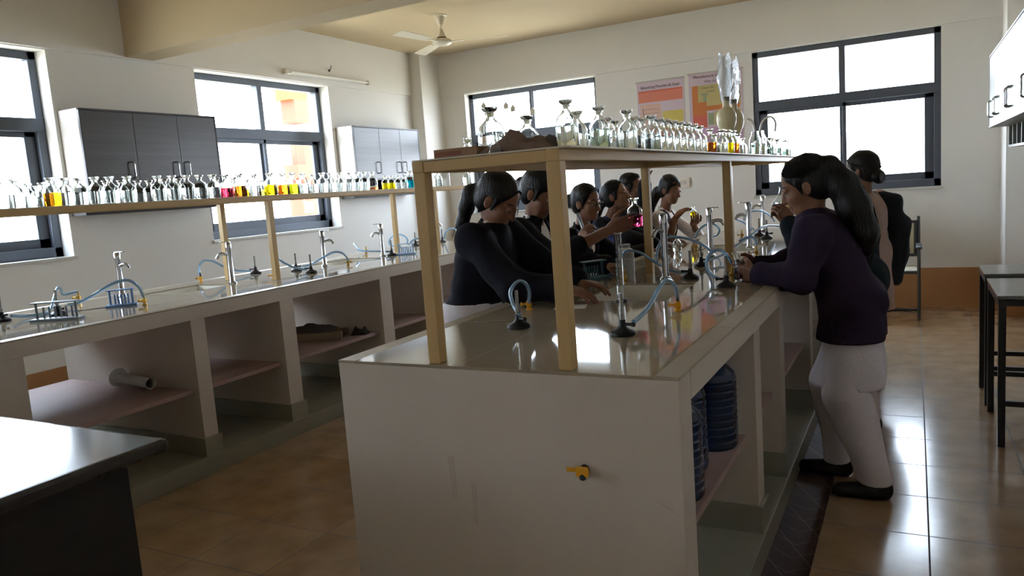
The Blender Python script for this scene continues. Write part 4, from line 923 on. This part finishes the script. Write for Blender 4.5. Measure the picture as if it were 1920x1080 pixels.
def hand_field(W, d, n, right, curl, s=1.0, h=0.0034, spread=0.0, thumb=0.5):
    d = nrm(d); n = np.array(n, float); n = nrm(n - d * (n @ d)); t = np.cross(d, n) if right else np.cross(n, d)
    W = np.array(W, float); f = Field(W - .17 * s - .02, W + .17 * s + .02 + d * .06, h)
    f.cap(W - d * .045 * s, W, .024 * s, .022 * s, .01)
    lat = [.028, .0095, -.009, -.026]; ln = [.078, .082, .078, .070]
    seg = [(.040, .024, .019), (.044, .027, .020), (.041, .025, .019), (.032, .019, .017)]
    for i in range(4):
        K = W + (d * ln[i] + t * lat[i]) * s
        f.cap(W + (d * .008 + t * lat[i] * .6) * s, K, .0150 * s, .0115 * s, .012 * s)
    f.cap(W + (d * .015 + t * .018) * s, W + (d * .05 + t * .03) * s, .015 * s, .013 * s, .012 * s)
    for i in range(4):
        p = W + (d * ln[i] + t * lat[i]) * s; a = 0
        c = curl[i] if hasattr(curl, '__len__') else curl
        sp = spread * (1.5 - i)
        for j, (L, r) in enumerate(zip(seg[i], (.0085, .0078, .0070))):
            a += c * (.8, 1.05, .75)[j]
            q = p + (d * math.cos(a) + n * math.sin(a) + t * sp) * L * s
            f.cap(p, q, r * s, r * s * .93, .0025 * s); p = q
    p = W + (d * .022 + t * .026 + n * .006) * s; dirs = [nrm(d * .75 + t * .75 + n * .25), nrm(d * .95 + t * (.55 - thumb * .6) + n * (.2 + thumb * .8)), nrm(d * 1.0 + t * (.35 - thumb) + n * (.2 + thumb))]
    for L, r, dd in zip((.036, .030, .024), (.0125, .0098, .0085), dirs):
        q = p + dd * L * s; f.cap(p, q, r * s, r * s * .92, .005 * s); p = q
    return f.mesh()
def person(name_label, loc, heading, P, res=0.0075, seed=1):
    root = thing('person', name_label, 'person', loc, heading); s = P.get('s', .93)
    pel = np.array(P['pelvis'], float); ch = np.array(P['chest'], float); hd = np.array(P['head'], float); HR = rotm(P.get('pitch', .2), P.get('yaw', 0), P.get('roll', 0))
    up = nrm(ch - pel); lf = np.array([0, 1, 0.]); lf = nrm(lf + np.array(P.get('twist', (0, 0, 0)))); fw = nrm(np.cross(lf, up)); lf = np.cross(up, fw); TR = np.stack([fw, lf, up], 1)
    sw = P.get('shw', .150) * s / .93
    SH = {'L': ch + lf * sw + up * .03, 'R': ch - lf * sw + up * .03}
    hips = {'L': pel + lf * .08 + np.array([0, 0, -.04]), 'R': pel - lf * .08 + np.array([0, 0, -.04])}
    def hl(x, y, z): return hd + HR @ (np.array([x, y, z]) * s)
    allp = [pel, ch, hd] + [np.array(P[a][i]) for a in ('L', 'R') for i in (0, 1)] + list(SH.values()) + [np.array(q) for a in ('kneeL', 'kneeR', 'footL', 'footR') for q in [P[a]]]
    lo = np.min(allp, 0) - .24; hi = np.max(allp, 0) + .24; lo[2] = max(lo[2], -.03); hi[2] = hd[2] + .2
    # --- skin body
    f = Field(lo, hi, res)
    nb = ch + up * .075
    f.ell(pel, (.085, .125, .09), TR, .03); f.ell((pel + ch) / 2, (.07, .10, .13), TR, .04); f.ell(ch - up * .05, (.085, .12, .11), TR, .04)
    f.cap(SH['L'] - up * .02, SH['R'] - up * .02, .042, .042, .03)
    f.cap(nb - up * .06, nb, .055, .047, .03); f.cap(nb, hl(-.018, 0, -.055), .047 * s, .046 * s, .02)
    for a in 'LR':
        e, w = np.array(P[a][0], float), np.array(P[a][1], float)
        f.cap(SH[a], e, .040, .034, .02); f.cap(e, w, .034, .023, .012)
        kn, an = np.array(P['knee' + a], float), np.array(P['foot' + a], float) + np.array([0, 0, .08])
        f.cap(hips[a], kn, .07, .05, .02); f.cap(kn, an, .046, .032, .02)
    # head
    fine = Field(hd - .155, hd + .155, min(res, P.get('hres', .0048)))
    fine.F[:] = .06
    g = fine
    g.cap(nb + (hl(-.018, 0, -.055) - nb) * .3, hl(-.02, 0, -.055), .046 * s, .045 * s, .02)
    g.ell(hl(-.012, 0, .036), (.094 * s, .074 * s, .084 * s), HR, .02)
    g.ell(hl(.026, 0, -.034), (.062 * s, .056 * s, .072 * s), HR, .02)
    g.cap(hl(.048, .022, -.088), hl(.048, -.022, -.088), .016 * s, .016 * s, .03); g.ell(hl(.060, 0, -.094), (.020 * s, .022 * s, .016 * s), HR, .02)
    for q in (-1, 1):
        g.ell(hl(.052, q * .036, -.030), (.026 * s, .022 * s, .024 * s), HR, .02)
        g.ell(hl(.092, q * .031, .002), (.013 * s, .017 * s, .012 * s), HR, .010, True)
        g.ell(hl(-.008, q * .073, -.012), (.019 * s, .0075 * s, .031 * s), HR @ rotm(-.15, q * -.35), .006)
        g.ell(hl(-.002, q * .082, -.010), (.009 * s, .005 * s, .016 * s), HR, .004, True)
        g.cap(hl(.076, q * .012, .020), hl(.068, q * .043, .017), .0095 * s, .008 * s, .012)
        g.ell(hl(.0785, q * .031, .0045), (.0125 * s, .0165 * s, .0065 * s), HR, .004)
        g.ell(hl(.091, q * .010, -.038), (.010 * s, .0085 * s, .0075 * s), HR, .007)
    g.cap(hl(.083, 0, .012), hl(.103, 0, -.032), .0075 * s, .0105 * s, .012); g.ell(hl(.104, 0, -.036), (.010 * s, .0095 * s, .009 * s), HR, .006)
    g.ell(hl(.080, 0, -.061), (.012 * s, .022 * s, .0062 * s), HR, .008); g.ell(hl(.079, 0, -.0735), (.0115 * s, .019 * s, .0072 * s), HR, .006)
    g.cap(hl(.093, .021, -.0685), hl(.093, -.021, -.0685), .0026 * s, .0026 * s, .003, True)
    chunks = [f.mesh(), g.mesh()]
    for a in 'LR':
        if len(P[a]) > 2:
            hp = P[a][2]; chunks.append(hand_field(P[a][1], hp[0], hp[1], a == 'R', hp[2], s * 1.0, P.get('handres', .0036), hp[3] if len(hp) > 3 else 0.0, hp[4] if len(hp) > 4 else .5))
    body = mesh_obj('body', chunks, M_skin, root)
    for q in (-1, 1):
        e = MB(); e.ball(hl(.0742, q * .031, -.001), .0118 * s, 12, 8); e.ball(hl(.0812, q * .031, -.003), .0055 * s, 10, 6)
        o = e.build('eye', [M_eyew, M_eyed], root)
        nv = len(o.data.polygons)
        for i, p in enumerate(o.data.polygons): p.material_index = 1 if i >= nv * 12 * 8 // (12 * 8 + 10 * 6) else 0
        MB().tube([hl(.0840, q * .012, .0235), hl(.0805, q * .028, .0275), hl(.0705, q * .045, .0235)], .0028 * s, 6, 4).build('eyebrow', M_hair, root)
    # --- hair
    hp_ = [np.array(t) for t in P.get('tail', [])]
    lo2 = np.min([hd - .15] + [t - .12 for t in hp_], 0); hi2 = np.max([hd + .16] + [t + .12 for t in hp_], 0)
    g = Field(lo2, hi2, max(res * .85, .0055))
    g.ell(hl(-.022, 0, .040), (.101 * s, .0805 * s, .0885 * s), HR, .01); g.ell(hl(-.045, 0, -.005), (.070 * s, .078 * s, .085 * s), HR, .02)
    g.ell(hl(.098, 0, -.044), (.082 * s, .105 * s, .104 * s), HR, .012, True)
    g.ell(hl(.02, .085, -.045), (.040 * s, .03 * s, .045 * s), HR, .01, True); g.ell(hl(.02, -.085, -.045), (.040 * s, .03 * s, .045 * s), HR, .01, True)
    g.cap(hl(-.02, 0, -.16), hl(.02, 0, -.10), .075 * s, .055 * s, .01, True)
    for q in (-1, 1): g.cap(hl(.024, q * .068, .02), hl(.018, q * .0685, -.032), .011 * s, .006 * s, .012)
    if hp_: g.chain(hp_, P['tailr'], .02)
    for b in P.get('bun', []): g.ell(b[0], b[1], HR, .015)
    g.wrinkle(.0016, seed + 3, 2.2)
    mesh_obj('hair', [g.mesh()], M_hair, root)
    rr = random.Random(seed); wsp = MB(); tie = hp_[0] if hp_ else hl(-.085, 0, .01)
    tl = HR.T @ (np.array(tie) - hd) / s
    for i in range(P.get('strands', 56)):
        az = -1.9 + 3.8 * (i + rr.uniform(.1, .9)) / P.get('strands', 56)
        p0 = np.array([.056 * math.cos(az) + .012, .073 * math.sin(az), .092 - .045 * abs(math.sin(az)) - .055 * max(0, -math.cos(az))])
        pts = []
        for q in range(7):
            u = q / 6; p = p0 * (1 - u) + tl * u; c = np.array([-.022, 0, .040]); dd = (p - c) / np.array([.1022, .0818, .0898]); L = np.linalg.norm(dd)
            if u < .9: p = c + (p - c) / L
            pts.append(hl(*p))
        wsp.tube(pts, .0021 * s, 5, 2)
    if hp_:
        for i in range(26):
            a = rr.uniform(0, 2 * PI); k0 = rr.uniform(.82, 1.04); lastd = np.array([rr.uniform(-.02, .02), rr.uniform(-.02, .02), rr.uniform(-.06, .0)])
            pts = []
            for q, (p, r) in enumerate(zip(hp_, P['tailr'])):
                t_ = nrm(hp_[min(q + 1, len(hp_) - 1)] - hp_[max(q - 1, 0)]); x_ = nrm(np.cross(t_, [0, 1, .01])); y_ = np.cross(t_, x_)
                pts.append(p + (x_ * math.cos(a + .15 * q) + y_ * math.sin(a + .15 * q)) * r * k0 * (1.0 if q else .9))
            pts[-1] = pts[-1] + lastd
            wsp.tube(pts, .0024, 5, 4, taper=lambda u: 1 - .7 * u)
    wsp.build('hair_strands', M_hair, root)
    if P.get('band'):
        b = MB(); b.lathe([(.016, -.006), (.022, 0), (.016, .006)], P['band'], 16, rot=Matrix(HR.tolist()) @ Matrix.Rotation(PI / 2, 3, 'Y'), closed=True).build('hair_tie', P.get('bandm', M_blkp), root)
    # --- garments
    for gi, G in enumerate(P['wear']):
        nm, m, kind = G[0], G[1], G[2]; o = G[3] if len(G) > 3 else {}
        g = Field(lo, hi, o.get('res', res * 1.05)); t = o.get('t', .0)
        if kind == 'top':
            g.ell(pel - up * .01, (.122 + t, .158 + t, .12), TR, .04); g.ell((pel * .55 + ch * .45), (.105 + t, .132 + t, .15), TR, .05); g.ell(ch - up * .055, (.116 + t, .142 + t, .13), TR, .05)
            g.cap(SH['L'] - up * .012, SH['R'] - up * .012, .056 + t, .056 + t, .035); g.cap(nb - up * .045, nb - up * .005, .066 + t, .054 + t, .03)
            if o.get('skirt'): [g.cap(pel + lf * q * .052, pel * np.array([1, 1, 0]) + np.array([o.get('sk_f', 0), q * .062, o['skirt']]), .100 + t, o.get('flare', .17) - .034, .04) for q in (-1, 1)]
            for a in 'LR':
                e, w = np.array(P[a][0], float), np.array(P[a][1], float); c = o.get('cuff' + a, o.get('cuff', .93))
                if c is None: continue
                g.cap(SH[a], e, .058 + t, .052 + t, .035)
                q = e + (w - e) * max(c, .05) if c > 0 else None
                if q is not None: g.cap(e, q, .052 + t, .040 + t, .02); g.cap(e + (q - e) * .9, q, .043 + t, .041 + t, .008)
            if o.get('v'):
                dpt = o['v']; g.ell(nb + fw * .10 - up * dpt * .42, (.085, .034 + dpt * .10, dpt * .62), TR @ rotm(.0, 0), .006, True)
            g.cap(nb - up * .01, nb + up * .06, .046, .050, .01, True)
            g.wrinkle(o.get('amp', .0042), seed * 7 + gi)
            if 'hem' in o: g.cut_below(o['hem'])
            if 'topcut' in o: g.cut_above(o['topcut'])
        elif kind == 'collar':
            for q in (-1, 1):
                a0 = nb + lf * q * .052 - fw * .01 + up * .012; a1 = nb + lf * q * .036 + fw * .046 - up * .022; a2 = nb + lf * q * .012 + fw * .078 - up * .075
                g.chain([nb - fw * .05 + up * .02, a0, a1, a2], [.013, .014, .013, .010], .008)
        elif kind == 'lapel':
            for q in (-1, 1):
                g.chain([nb + lf * q * .055 + up * .004, nb + lf * q * .058 + fw * .07 - up * .06, nb + lf * q * .02 + fw * .112 - up * .20], [.014, .019, .010], .01)
        elif kind == 'pants':
            w = o.get('w', 1.0)
            g.ell(pel - np.array([0, 0, .03]), (.108, .146, .10), None, .03)
            for a in 'LR':
                kn, an = np.array(P['knee' + a], float), np.array(P['foot' + a], float) + np.array([-.01, 0, .075])
                g.cap(hips[a], kn, .076 * w, .090 * w, .04); g.cap(kn, an, .090 * w, .060 * w, .03)
            g.wrinkle(.006, seed * 11 + gi, .9)
            if 'hem' in o: g.cut_below(o['hem'])
        elif kind == 'drape':
            for pts, rs in o['chains']: g.chain([np.array(p, float) for p in pts], rs, .05)
            g.wrinkle(.007, seed * 13 + gi, .9)
            for pts, rs in o.get('tassels', []): g.chain([np.array(p, float) for p in pts], rs, .01)
        mesh_obj(nm, [g.mesh()], m, root)
    if P.get('shoes', True):
        for a in 'LR':
            ft = np.array(P['foot' + a], float); fd = nrm(np.array(P.get('toe' + a, (1, 0, 0)), float))
            g = Field(ft - .2, ft + .25, .0055)
            g.cap(ft - fd * .03 + [0, 0, .045], ft + [0, 0, .04], .034, .036, .02); g.cap(ft + fd * .02 + [0, 0, .034], ft + fd * .13 + [0, 0, .026], .036, .030, .03); g.cap(ft - fd * .03 + [0, 0, .03], ft - fd * .02 + [0, 0, .085], .033, .036, .02)
            g.cap(ft - fd * .02 + [0, 0, .125], ft + [0, 0, .10], .036, .033, .01, True); g.cut_below(.002)
            mesh_obj('shoe', [g.mesh()], M_shoe, root)
    return root
K_blk = cloth('black_wool', (26, 25, 30)); K_navy = cloth('navy_black_wool', (24, 24, 34)); K_wht = cloth('white_cotton', (222, 216, 222)); K_shirt = cloth('white_shirt', (228, 222, 218)); K_blue = cloth('navy_blue_knit', (48, 54, 92)); K_vest = cloth('dark_maroon_vest', (40, 30, 34))
K_purp = cloth('purple_knit', (46, 35, 54)); K_teal = cloth('dark_teal_knit', (26, 34, 42)); K_beige = cloth('beige_kurta', (176, 150, 138)); K_shawl = cloth('charcoal_shawl', (38, 40, 46)); K_lapel = cloth('blazer_piping', (120, 116, 112))
stand = dict(kneeL=(.02, .09, .43), kneeR=(.02, -.09, .43), footL=(-.02, .09, 0), footR=(-.02, -.09, 0))
person('girl with low ponytail in black sweater bending over the near end of the island', (-1.745, 2.86, 0), 0, dict(stand, pelvis=(0, 0, .80), chest=(.115, 0, 1.125), head=(.175, 0, 1.305), pitch=.62, s=.95,
    R=((.33, -.22, .965), (.52, -.17, .945), ((1, .1, -.15), (0, .1, -1), .35)), L=((.31, .20, .965), (.48, .10, .935), ((1, -.1, -.1), (0, -.1, -1), .3)),
    tail=[(.08, 0, 1.36), (.045, -.01, 1.345), (.018, -.01, 1.285), (-.005, -.015, 1.215), (-.03, -.02, 1.16)], tailr=[.028, .032, .032, .026, .008], band=(.058, 0, 1.357),
    wear=[('sweater', K_navy, 'top', dict(hem=.862, t=.012)), ('collar', K_shirt, 'collar'), ('kurta', K_wht, 'top', dict(skirt=.42, flare=.20, hem=.42, cuff=None, t=.004, topcut=.872)), ('salwar', K_wht, 'pants', dict(w=.9, hem=.07))]), .0065, 1)
person('girl in black blazer and white shirt holding out the pink bottle', (-1.80, 3.42, 0), 0, dict(stand, pelvis=(0, 0, .81), chest=(.095, 0, 1.115), head=(.165, -.01, 1.32), pitch=.5, yaw=-.1, s=.95,
    R=((.30, -.17, 1.01), (.545, -.075, 1.13), ((.92, .12, .3), (-.12, 1, .05), (.5, .5, .55, .6), 0, .2)), L=((.22, .24, .96), (.43, .16, .935), ((1, -.1, -.1), (0, -.1, -1), .4)),
    tail=[(.06, 0, 1.38), (.0, .03, 1.33), (-.02, .03, 1.22)], tailr=[.03, .035, .015],
    wear=[('blazer', K_blk, 'top', dict(hem=.66, t=.006, cuffR=.42, v=.22)), ('shirt', K_shirt, 'top', dict(hem=.62, t=-.006, cuffR=.1, cuffL=.1)), ('collar', K_shirt, 'collar'), ('lapel', K_lapel, 'lapel'), ('salwar', K_wht, 'pants', dict(w=.9, hem=.07))]), .0065, 2)
person('girl with glasses and pulled back hair in a black blazer holding a glass tube', (-1.95, 4.45, 0), 0, dict(stand, pelvis=(0, 0, .76), chest=(.07, 0, 1.0), head=(.135, 0, 1.235), pitch=.12, yaw=-.28, s=.95,
    R=((.09, -.30, .84), (.215, -.315, 1.005), ((.35, .1, .9), (.35, .9, -.2), .75, 0, .6)), L=((.24, .20, .87), (.47, .10, .915), ((1, -.1, 0), (0, -.1, -1), .4)),
    bun=[((.02, 0, 1.25), (.04, .045, .045))],
    wear=[('blazer', K_blk, 'top', dict(hem=.62, t=.004, v=.12)), ('shirt', K_shirt, 'top', dict(hem=.6, t=-.008, cuff=.1)), ('collar', K_blk, 'collar'), ('salwar', K_wht, 'pants', dict(w=.9, hem=.07))]), .0075, 3)
person('girl in navy sweater with long dark hair looking up, behind the glasses girl', (-2.0, 5.1, 0), 0, dict(stand, pelvis=(0, 0, .77), chest=(.075, 0, 1.02), head=(.145, 0, 1.255), pitch=-.22, yaw=-.05, s=.92,
    R=((.31, -.22, .945), (.49, -.18, .925), ((1, 0, -.1), (0, 0, -1), .35)), L=((.26, .22, .92), (.46, .16, .925), ((1, 0, -.1), (0, 0, -1), .35)),
    tail=[(.045, -.01, 1.24), (-.01, -.03, 1.16), (-.05, -.05, 1.06), (-.07, -.05, .94)], tailr=[.045, .05, .045, .02],
    wear=[('sweater', K_blue, 'top', dict(hem=.64, t=.006, cuffR=.02, cuffL=.02)), ('blazer_sleeves', K_blk, 'drape', dict(chains=[([(.08, -.15, 1.06), (.31, -.22, .945), (.46, -.19, .925)], [.062, .060, .048]), ([(.08, .15, 1.06), (.26, .22, .92), (.43, .17, .925)], [.062, .060, .048])])), ('salwar', K_wht, 'pants', dict(w=.9, hem=.07))]), .009, 4)
person('student in black mostly hidden behind a shelf post, reaching one arm up to the shelf', (-1.97, 5.60, 0), 0, dict(stand, pelvis=(0, 0, .79), chest=(.03, 0, 1.06), head=(.06, 0, 1.30), pitch=.05, yaw=-.1, s=.92,
    R=((.20, -.20, 1.07), (.235, -.20, 1.33), ((.05, 0, 1), (1, .2, 0), .5)), L=((.02, .185, .82), (.10, .17, .62), ((.2, 0, -1), (0, -1, 0), .4)),
    tail=[(-.03, 0, 1.32), (-.06, 0, 1.25), (-.07, 0, 1.15)], tailr=[.03, .035, .015],
    wear=[('sweater', K_blk, 'top', dict(hem=.66, t=.008)), ('salwar', K_wht, 'pants', dict(w=.9, hem=.07))]), .009, 5)
person('girl in white shirt and dark vest handling a small yellow bottle', (-1.86, 6.0, 0), 0, dict(stand, pelvis=(0, 0, .77), chest=(.065, 0, 1.02), head=(.135, 0, 1.262), pitch=.28, yaw=-.35, s=.93,
    R=((.16, -.215, .86), (.225, -.20, 1.045), ((.55, .45, .62), (.5, .6, -.5), (.55, .45, .4, .35), .12, .4)), L=((.30, .17, .86), (.315, -.02, .985), ((.35, -.85, .2), (-.1, .2, 1), .75, 0, .6)),
    tail=[(.03, 0, 1.25), (-.02, -.01, 1.18), (-.04, -.03, 1.08), (-.05, -.03, .98)], tailr=[.045, .045, .038, .015],
    wear=[('shirt', K_shirt, 'top', dict(hem=.60, t=-.004, cuffR=.08, cuffL=.45)), ('vest', K_vest, 'top', dict(hem=.66, t=.004, cuff=None, v=.17)), ('collar', K_shirt, 'collar'), ('salwar', K_wht, 'pants', dict(w=.9, hem=.07))]), .0085, 6)
person('girl in purple sweater and white salwar with a thick long ponytail, leaning on the island', (-.262, 3.37, 0), PI, dict(pelvis=(-.03, 0, .80), chest=(.085, 0, 1.07), head=(.140, 0, 1.275), pitch=.36, yaw=.06, s=.98,
    kneeL=(-.015, .10, .42), kneeR=(.05, -.10, .42), footL=(-.115, .115, 0), footR=(.045, -.10, 0), toeL=(1, .06, 0), toeR=(1, -.05, 0),
    L=((.135, .235, .925), (.325, .105, .918), ((.88, -.5, .05), (.3, -1, .25), (.75, .7, .7, .7), 0, .5)), R=((.20, -.235, .935), (.345, -.075, .925), ((.9, .4, .1), (-.2, 1, .2), .75, 0, .5)),
    tail=[(.085, 0, 1.345), (.045, .015, 1.35), (-.005, .02, 1.27), (-.045, .02, 1.18), (-.08, .02, 1.07), (-.09, .02, .995)], tailr=[.032, .040, .060, .066, .058, .022], band=(.065, 0, 1.36), bandm=mat('silver_hair_clip', (190, 188, 186), .3, .6),
    wear=[('sweater', K_purp, 'top', dict(hem=.645, t=.012, skirt=.60, flare=.172, cuffL=.84)), ('kurta', K_wht, 'top', dict(hem=.455, skirt=.42, flare=.165, cuff=None, t=-.004, topcut=.655)), ('salwar', K_wht, 'pants', dict(w=1.02, hem=.065))]), .006, 7)
person('girl in dark teal sweater hidden behind the purple one, raising a flask to her face', (-.235, 4.02, 0), PI, dict(stand, pelvis=(0, 0, .80), chest=(.15, 0, 1.04), head=(.235, 0, 1.262), pitch=.4, yaw=.1, s=.93,
    L=((.235, .20, .925), (.305, .115, 1.085), ((.45, -.1, .9), (.6, -.7, -.2), .7, 0, .5)), R=((.22, -.22, .93), (.33, -.05, 1.07), ((.5, .3, .85), (.3, .9, -.2), .7)),
    tail=[(.15, 0, 1.30), (.08, 0, 1.25), (.05, 0, 1.15)], tailr=[.03, .04, .02],
    wear=[('sweater', K_teal, 'top', dict(hem=.66, t=.008)), ('salwar', K_wht, 'pants', dict(w=.9, hem=.07))]), .008, 8)
person('woman with hair bun in beige kurta and charcoal shawl standing by the right window', (-.275, 5.32, 0), math.radians(150), dict(pelvis=(0, 0, .80), chest=(.01, 0, 1.08), head=(.03, 0, 1.312), pitch=.12, yaw=.2, s=.98,
    kneeL=(.02, .08, .43), kneeR=(.03, -.08, .43), footL=(-.02, .08, 0), footR=(0, -.08, 0), toeR=(1, -.1, 0),
    L=((.06, .22, .86), (.20, .14, .93), ((.9, -.3, .1), (0, -1, -.2), .4)), R=((.06, -.23, .85), (.22, -.15, .90), ((.9, .3, .1), (0, 1, -.2), .4)),
    bun=[((-.085, -.005, 1.265), (.042, .045, .045))],
    wear=[('kurta', K_beige, 'top', dict(hem=.42, skirt=.38, flare=.17, t=.006)), ('churidar', K_wht, 'pants', dict(w=.72, hem=.05)),
          ('shawl', K_shawl, 'drape', dict(chains=[([(.05, -.10, 1.135), (-.06, -.175, 1.09), (-.08, -.225, .95), (-.075, -.235, .78), (-.07, -.215, .60)], [.045, .055, .062, .058, .040]), ([(.03, .12, 1.13), (-.08, .15, 1.06), (-.10, .13, .9), (-.10, .10, .70), (-.09, .09, .40), (-.09, .085, .17)], [.045, .055, .06, .055, .05, .042])], tassels=[([(-.09 + .012 * q, .085 + .03 * q, .17), (-.09 + .012 * q, .085 + .036 * q, .10)], [.009, .007]) for q in (-1.3, -.5, .3, 1.1)]))]), .008, 9)
# --- spectacles, ear stud, bangle worn by the people
g_ = [o for o in COL.objects if o.get('label', '').startswith('girl with glasses')][0]
HR_ = rotm(.12, -.28); hd_ = np.array((.135, 0, 1.235)); hl_ = lambda x, y, z: Vector((hd_ + HR_ @ (np.array([x, y, z]) * .95)).tolist())
b = MB()
for q in (-1, 1):
    b.tube([hl_(.097, q * .031 + .021 * math.cos(a), .001 + .016 * math.sin(a)) for a in [2 * PI * i / 12 for i in range(13)]], .0014, 6, 2)
    b.tube([hl_(.097, q * .052, .004), hl_(.05, q * .075, .004), hl_(-.01, q * .082, -.002)], .0014, 6, 3)
b.tube([hl_(.099, -.010, .004), hl_(.102, 0, .006), hl_(.099, .010, .004)], .0014, 6, 3)
b.build('spectacles', M_blkp, g_)
MB().ball(hl_(-.002, -.084, -.034), .0045, 10, 6).build('ear_stud', M_chrome, g_)
# --- things held in hands
flask('conical flask of wine red liquid held by the purple sweater girl', (-.652, 3.325, .9005), 1.0, 'wine', rot=(0, math.radians(-16), 0), lev=.05)
flask('clear flask held up to the face behind the purple sweater girl', (-.60, 3.965, 1.165), .85, 'c', rot=(0, math.radians(12), 0), lev=.03)
make_bottle(.136, .26, 'pink', 'reagent_bottle', 'stoppered bottle of pink liquid held out over the island', None, (-1.152, 3.405, 1.135), level=.42)
make_bottle(.085, .27, 'yellow', 'reagent_bottle', 'small bottle of yellow liquid held by the girl in the vest', None, (-1.525, 5.915, 1.035), level=.55)
t = thing('test_tube', 'slim glass tube held in the fist of the girl with glasses', 'test tube', (-1.732, 4.185, 1.072)); t.rotation_euler = Vector((-.36, 0.0, 1)).to_track_quat('Z', 'Y').to_euler()
MB().lathe([(0, -.115), (.006, -.112), (.0095, -.10), (.0095, .115), (.0105, .117), (.0085, .117), (.008, -.10), (0, -.108)], n=16).build('tube_glass', mat('hazy_glass', (206, 212, 212), .1, trans=.6), t)
# ------------------------------------------------------------------ things outside the windows
M_or = mat('orange_wall_paint', (120, 64, 44), .8)
M_or2 = mat('bright_orange_wall_paint', (142, 86, 30), .8)
t = thing('building_post', 'orange painted building post with stepped ledges outside the left window', 'building post', (-9.0, 9.72, -3.5))
def ob_(nm, m, *a): MB().box(*a).build(nm, m, t, smooth=False)
ob_('lower_shaft', M_or, -.15, .15, -.22, .12, 0, 5.02)
ob_('middle_shaft', M_or, -.15, .15, -.08, .13, 5.02, 6.06)
ob_('ledge', M_or, -.15, .15, -.27, -.08, 5.3, 5.52)
ob_('upper_shaft', M_or, -.15, .15, -.20, .13, 6.19, 6.56)
ob_('top_bracket', M_or2, -.15, .15, -.30, .13, 6.56, 7.2)
rnd = random.Random(12)
M_leaf = mat('pale_green_foliage', (84, 94, 62), .9, noise=.3, nscale=3)
M_bark = mat('bark', (110, 90, 70), .9)
def tree(label, loc, h, r, seed):
    t = thing('tree', label, 'tree', loc, 0, 'trees outside the left windows'); rr = random.Random(seed)
    MB().rod((0, 0, 0), (0, 0, h * .6), .16, .08, 10).build('trunk', M_bark, t)
    b = MB()
    for k in range(420):
        d = Vector((rr.gauss(0, 1), rr.gauss(0, 1), rr.gauss(0, 1))).normalized() * r * rr.uniform(.55, 1.0)
        c = Vector((0, 0, h - r * .6)) + Vector((d.x, d.y, d.z * .75))
        s = rr.uniform(.10, .22); q = Matrix.Rotation(rr.uniform(0, 6), 3, Vector((rr.gauss(0, 1), rr.gauss(0, 1), rr.gauss(0, 1))).normalized())
        p = [c + q @ Vector(v) * s for v in ((-1, 0, 0), (0, -.5, .1), (1, 0, 0), (0, .5, .1))]
        b.quad(*p)
    b.build('crown', M_leaf, t, smooth=False)
tree('pale green tree outside, seen low through the left half of the window', (-12.5, 9.6, -3.5), 4.55, 1.7, 1)
tree('pale green tree outside, seen beyond the orange post', (-13.5, 13.6, -3.5), 4.6, 1.8, 2)
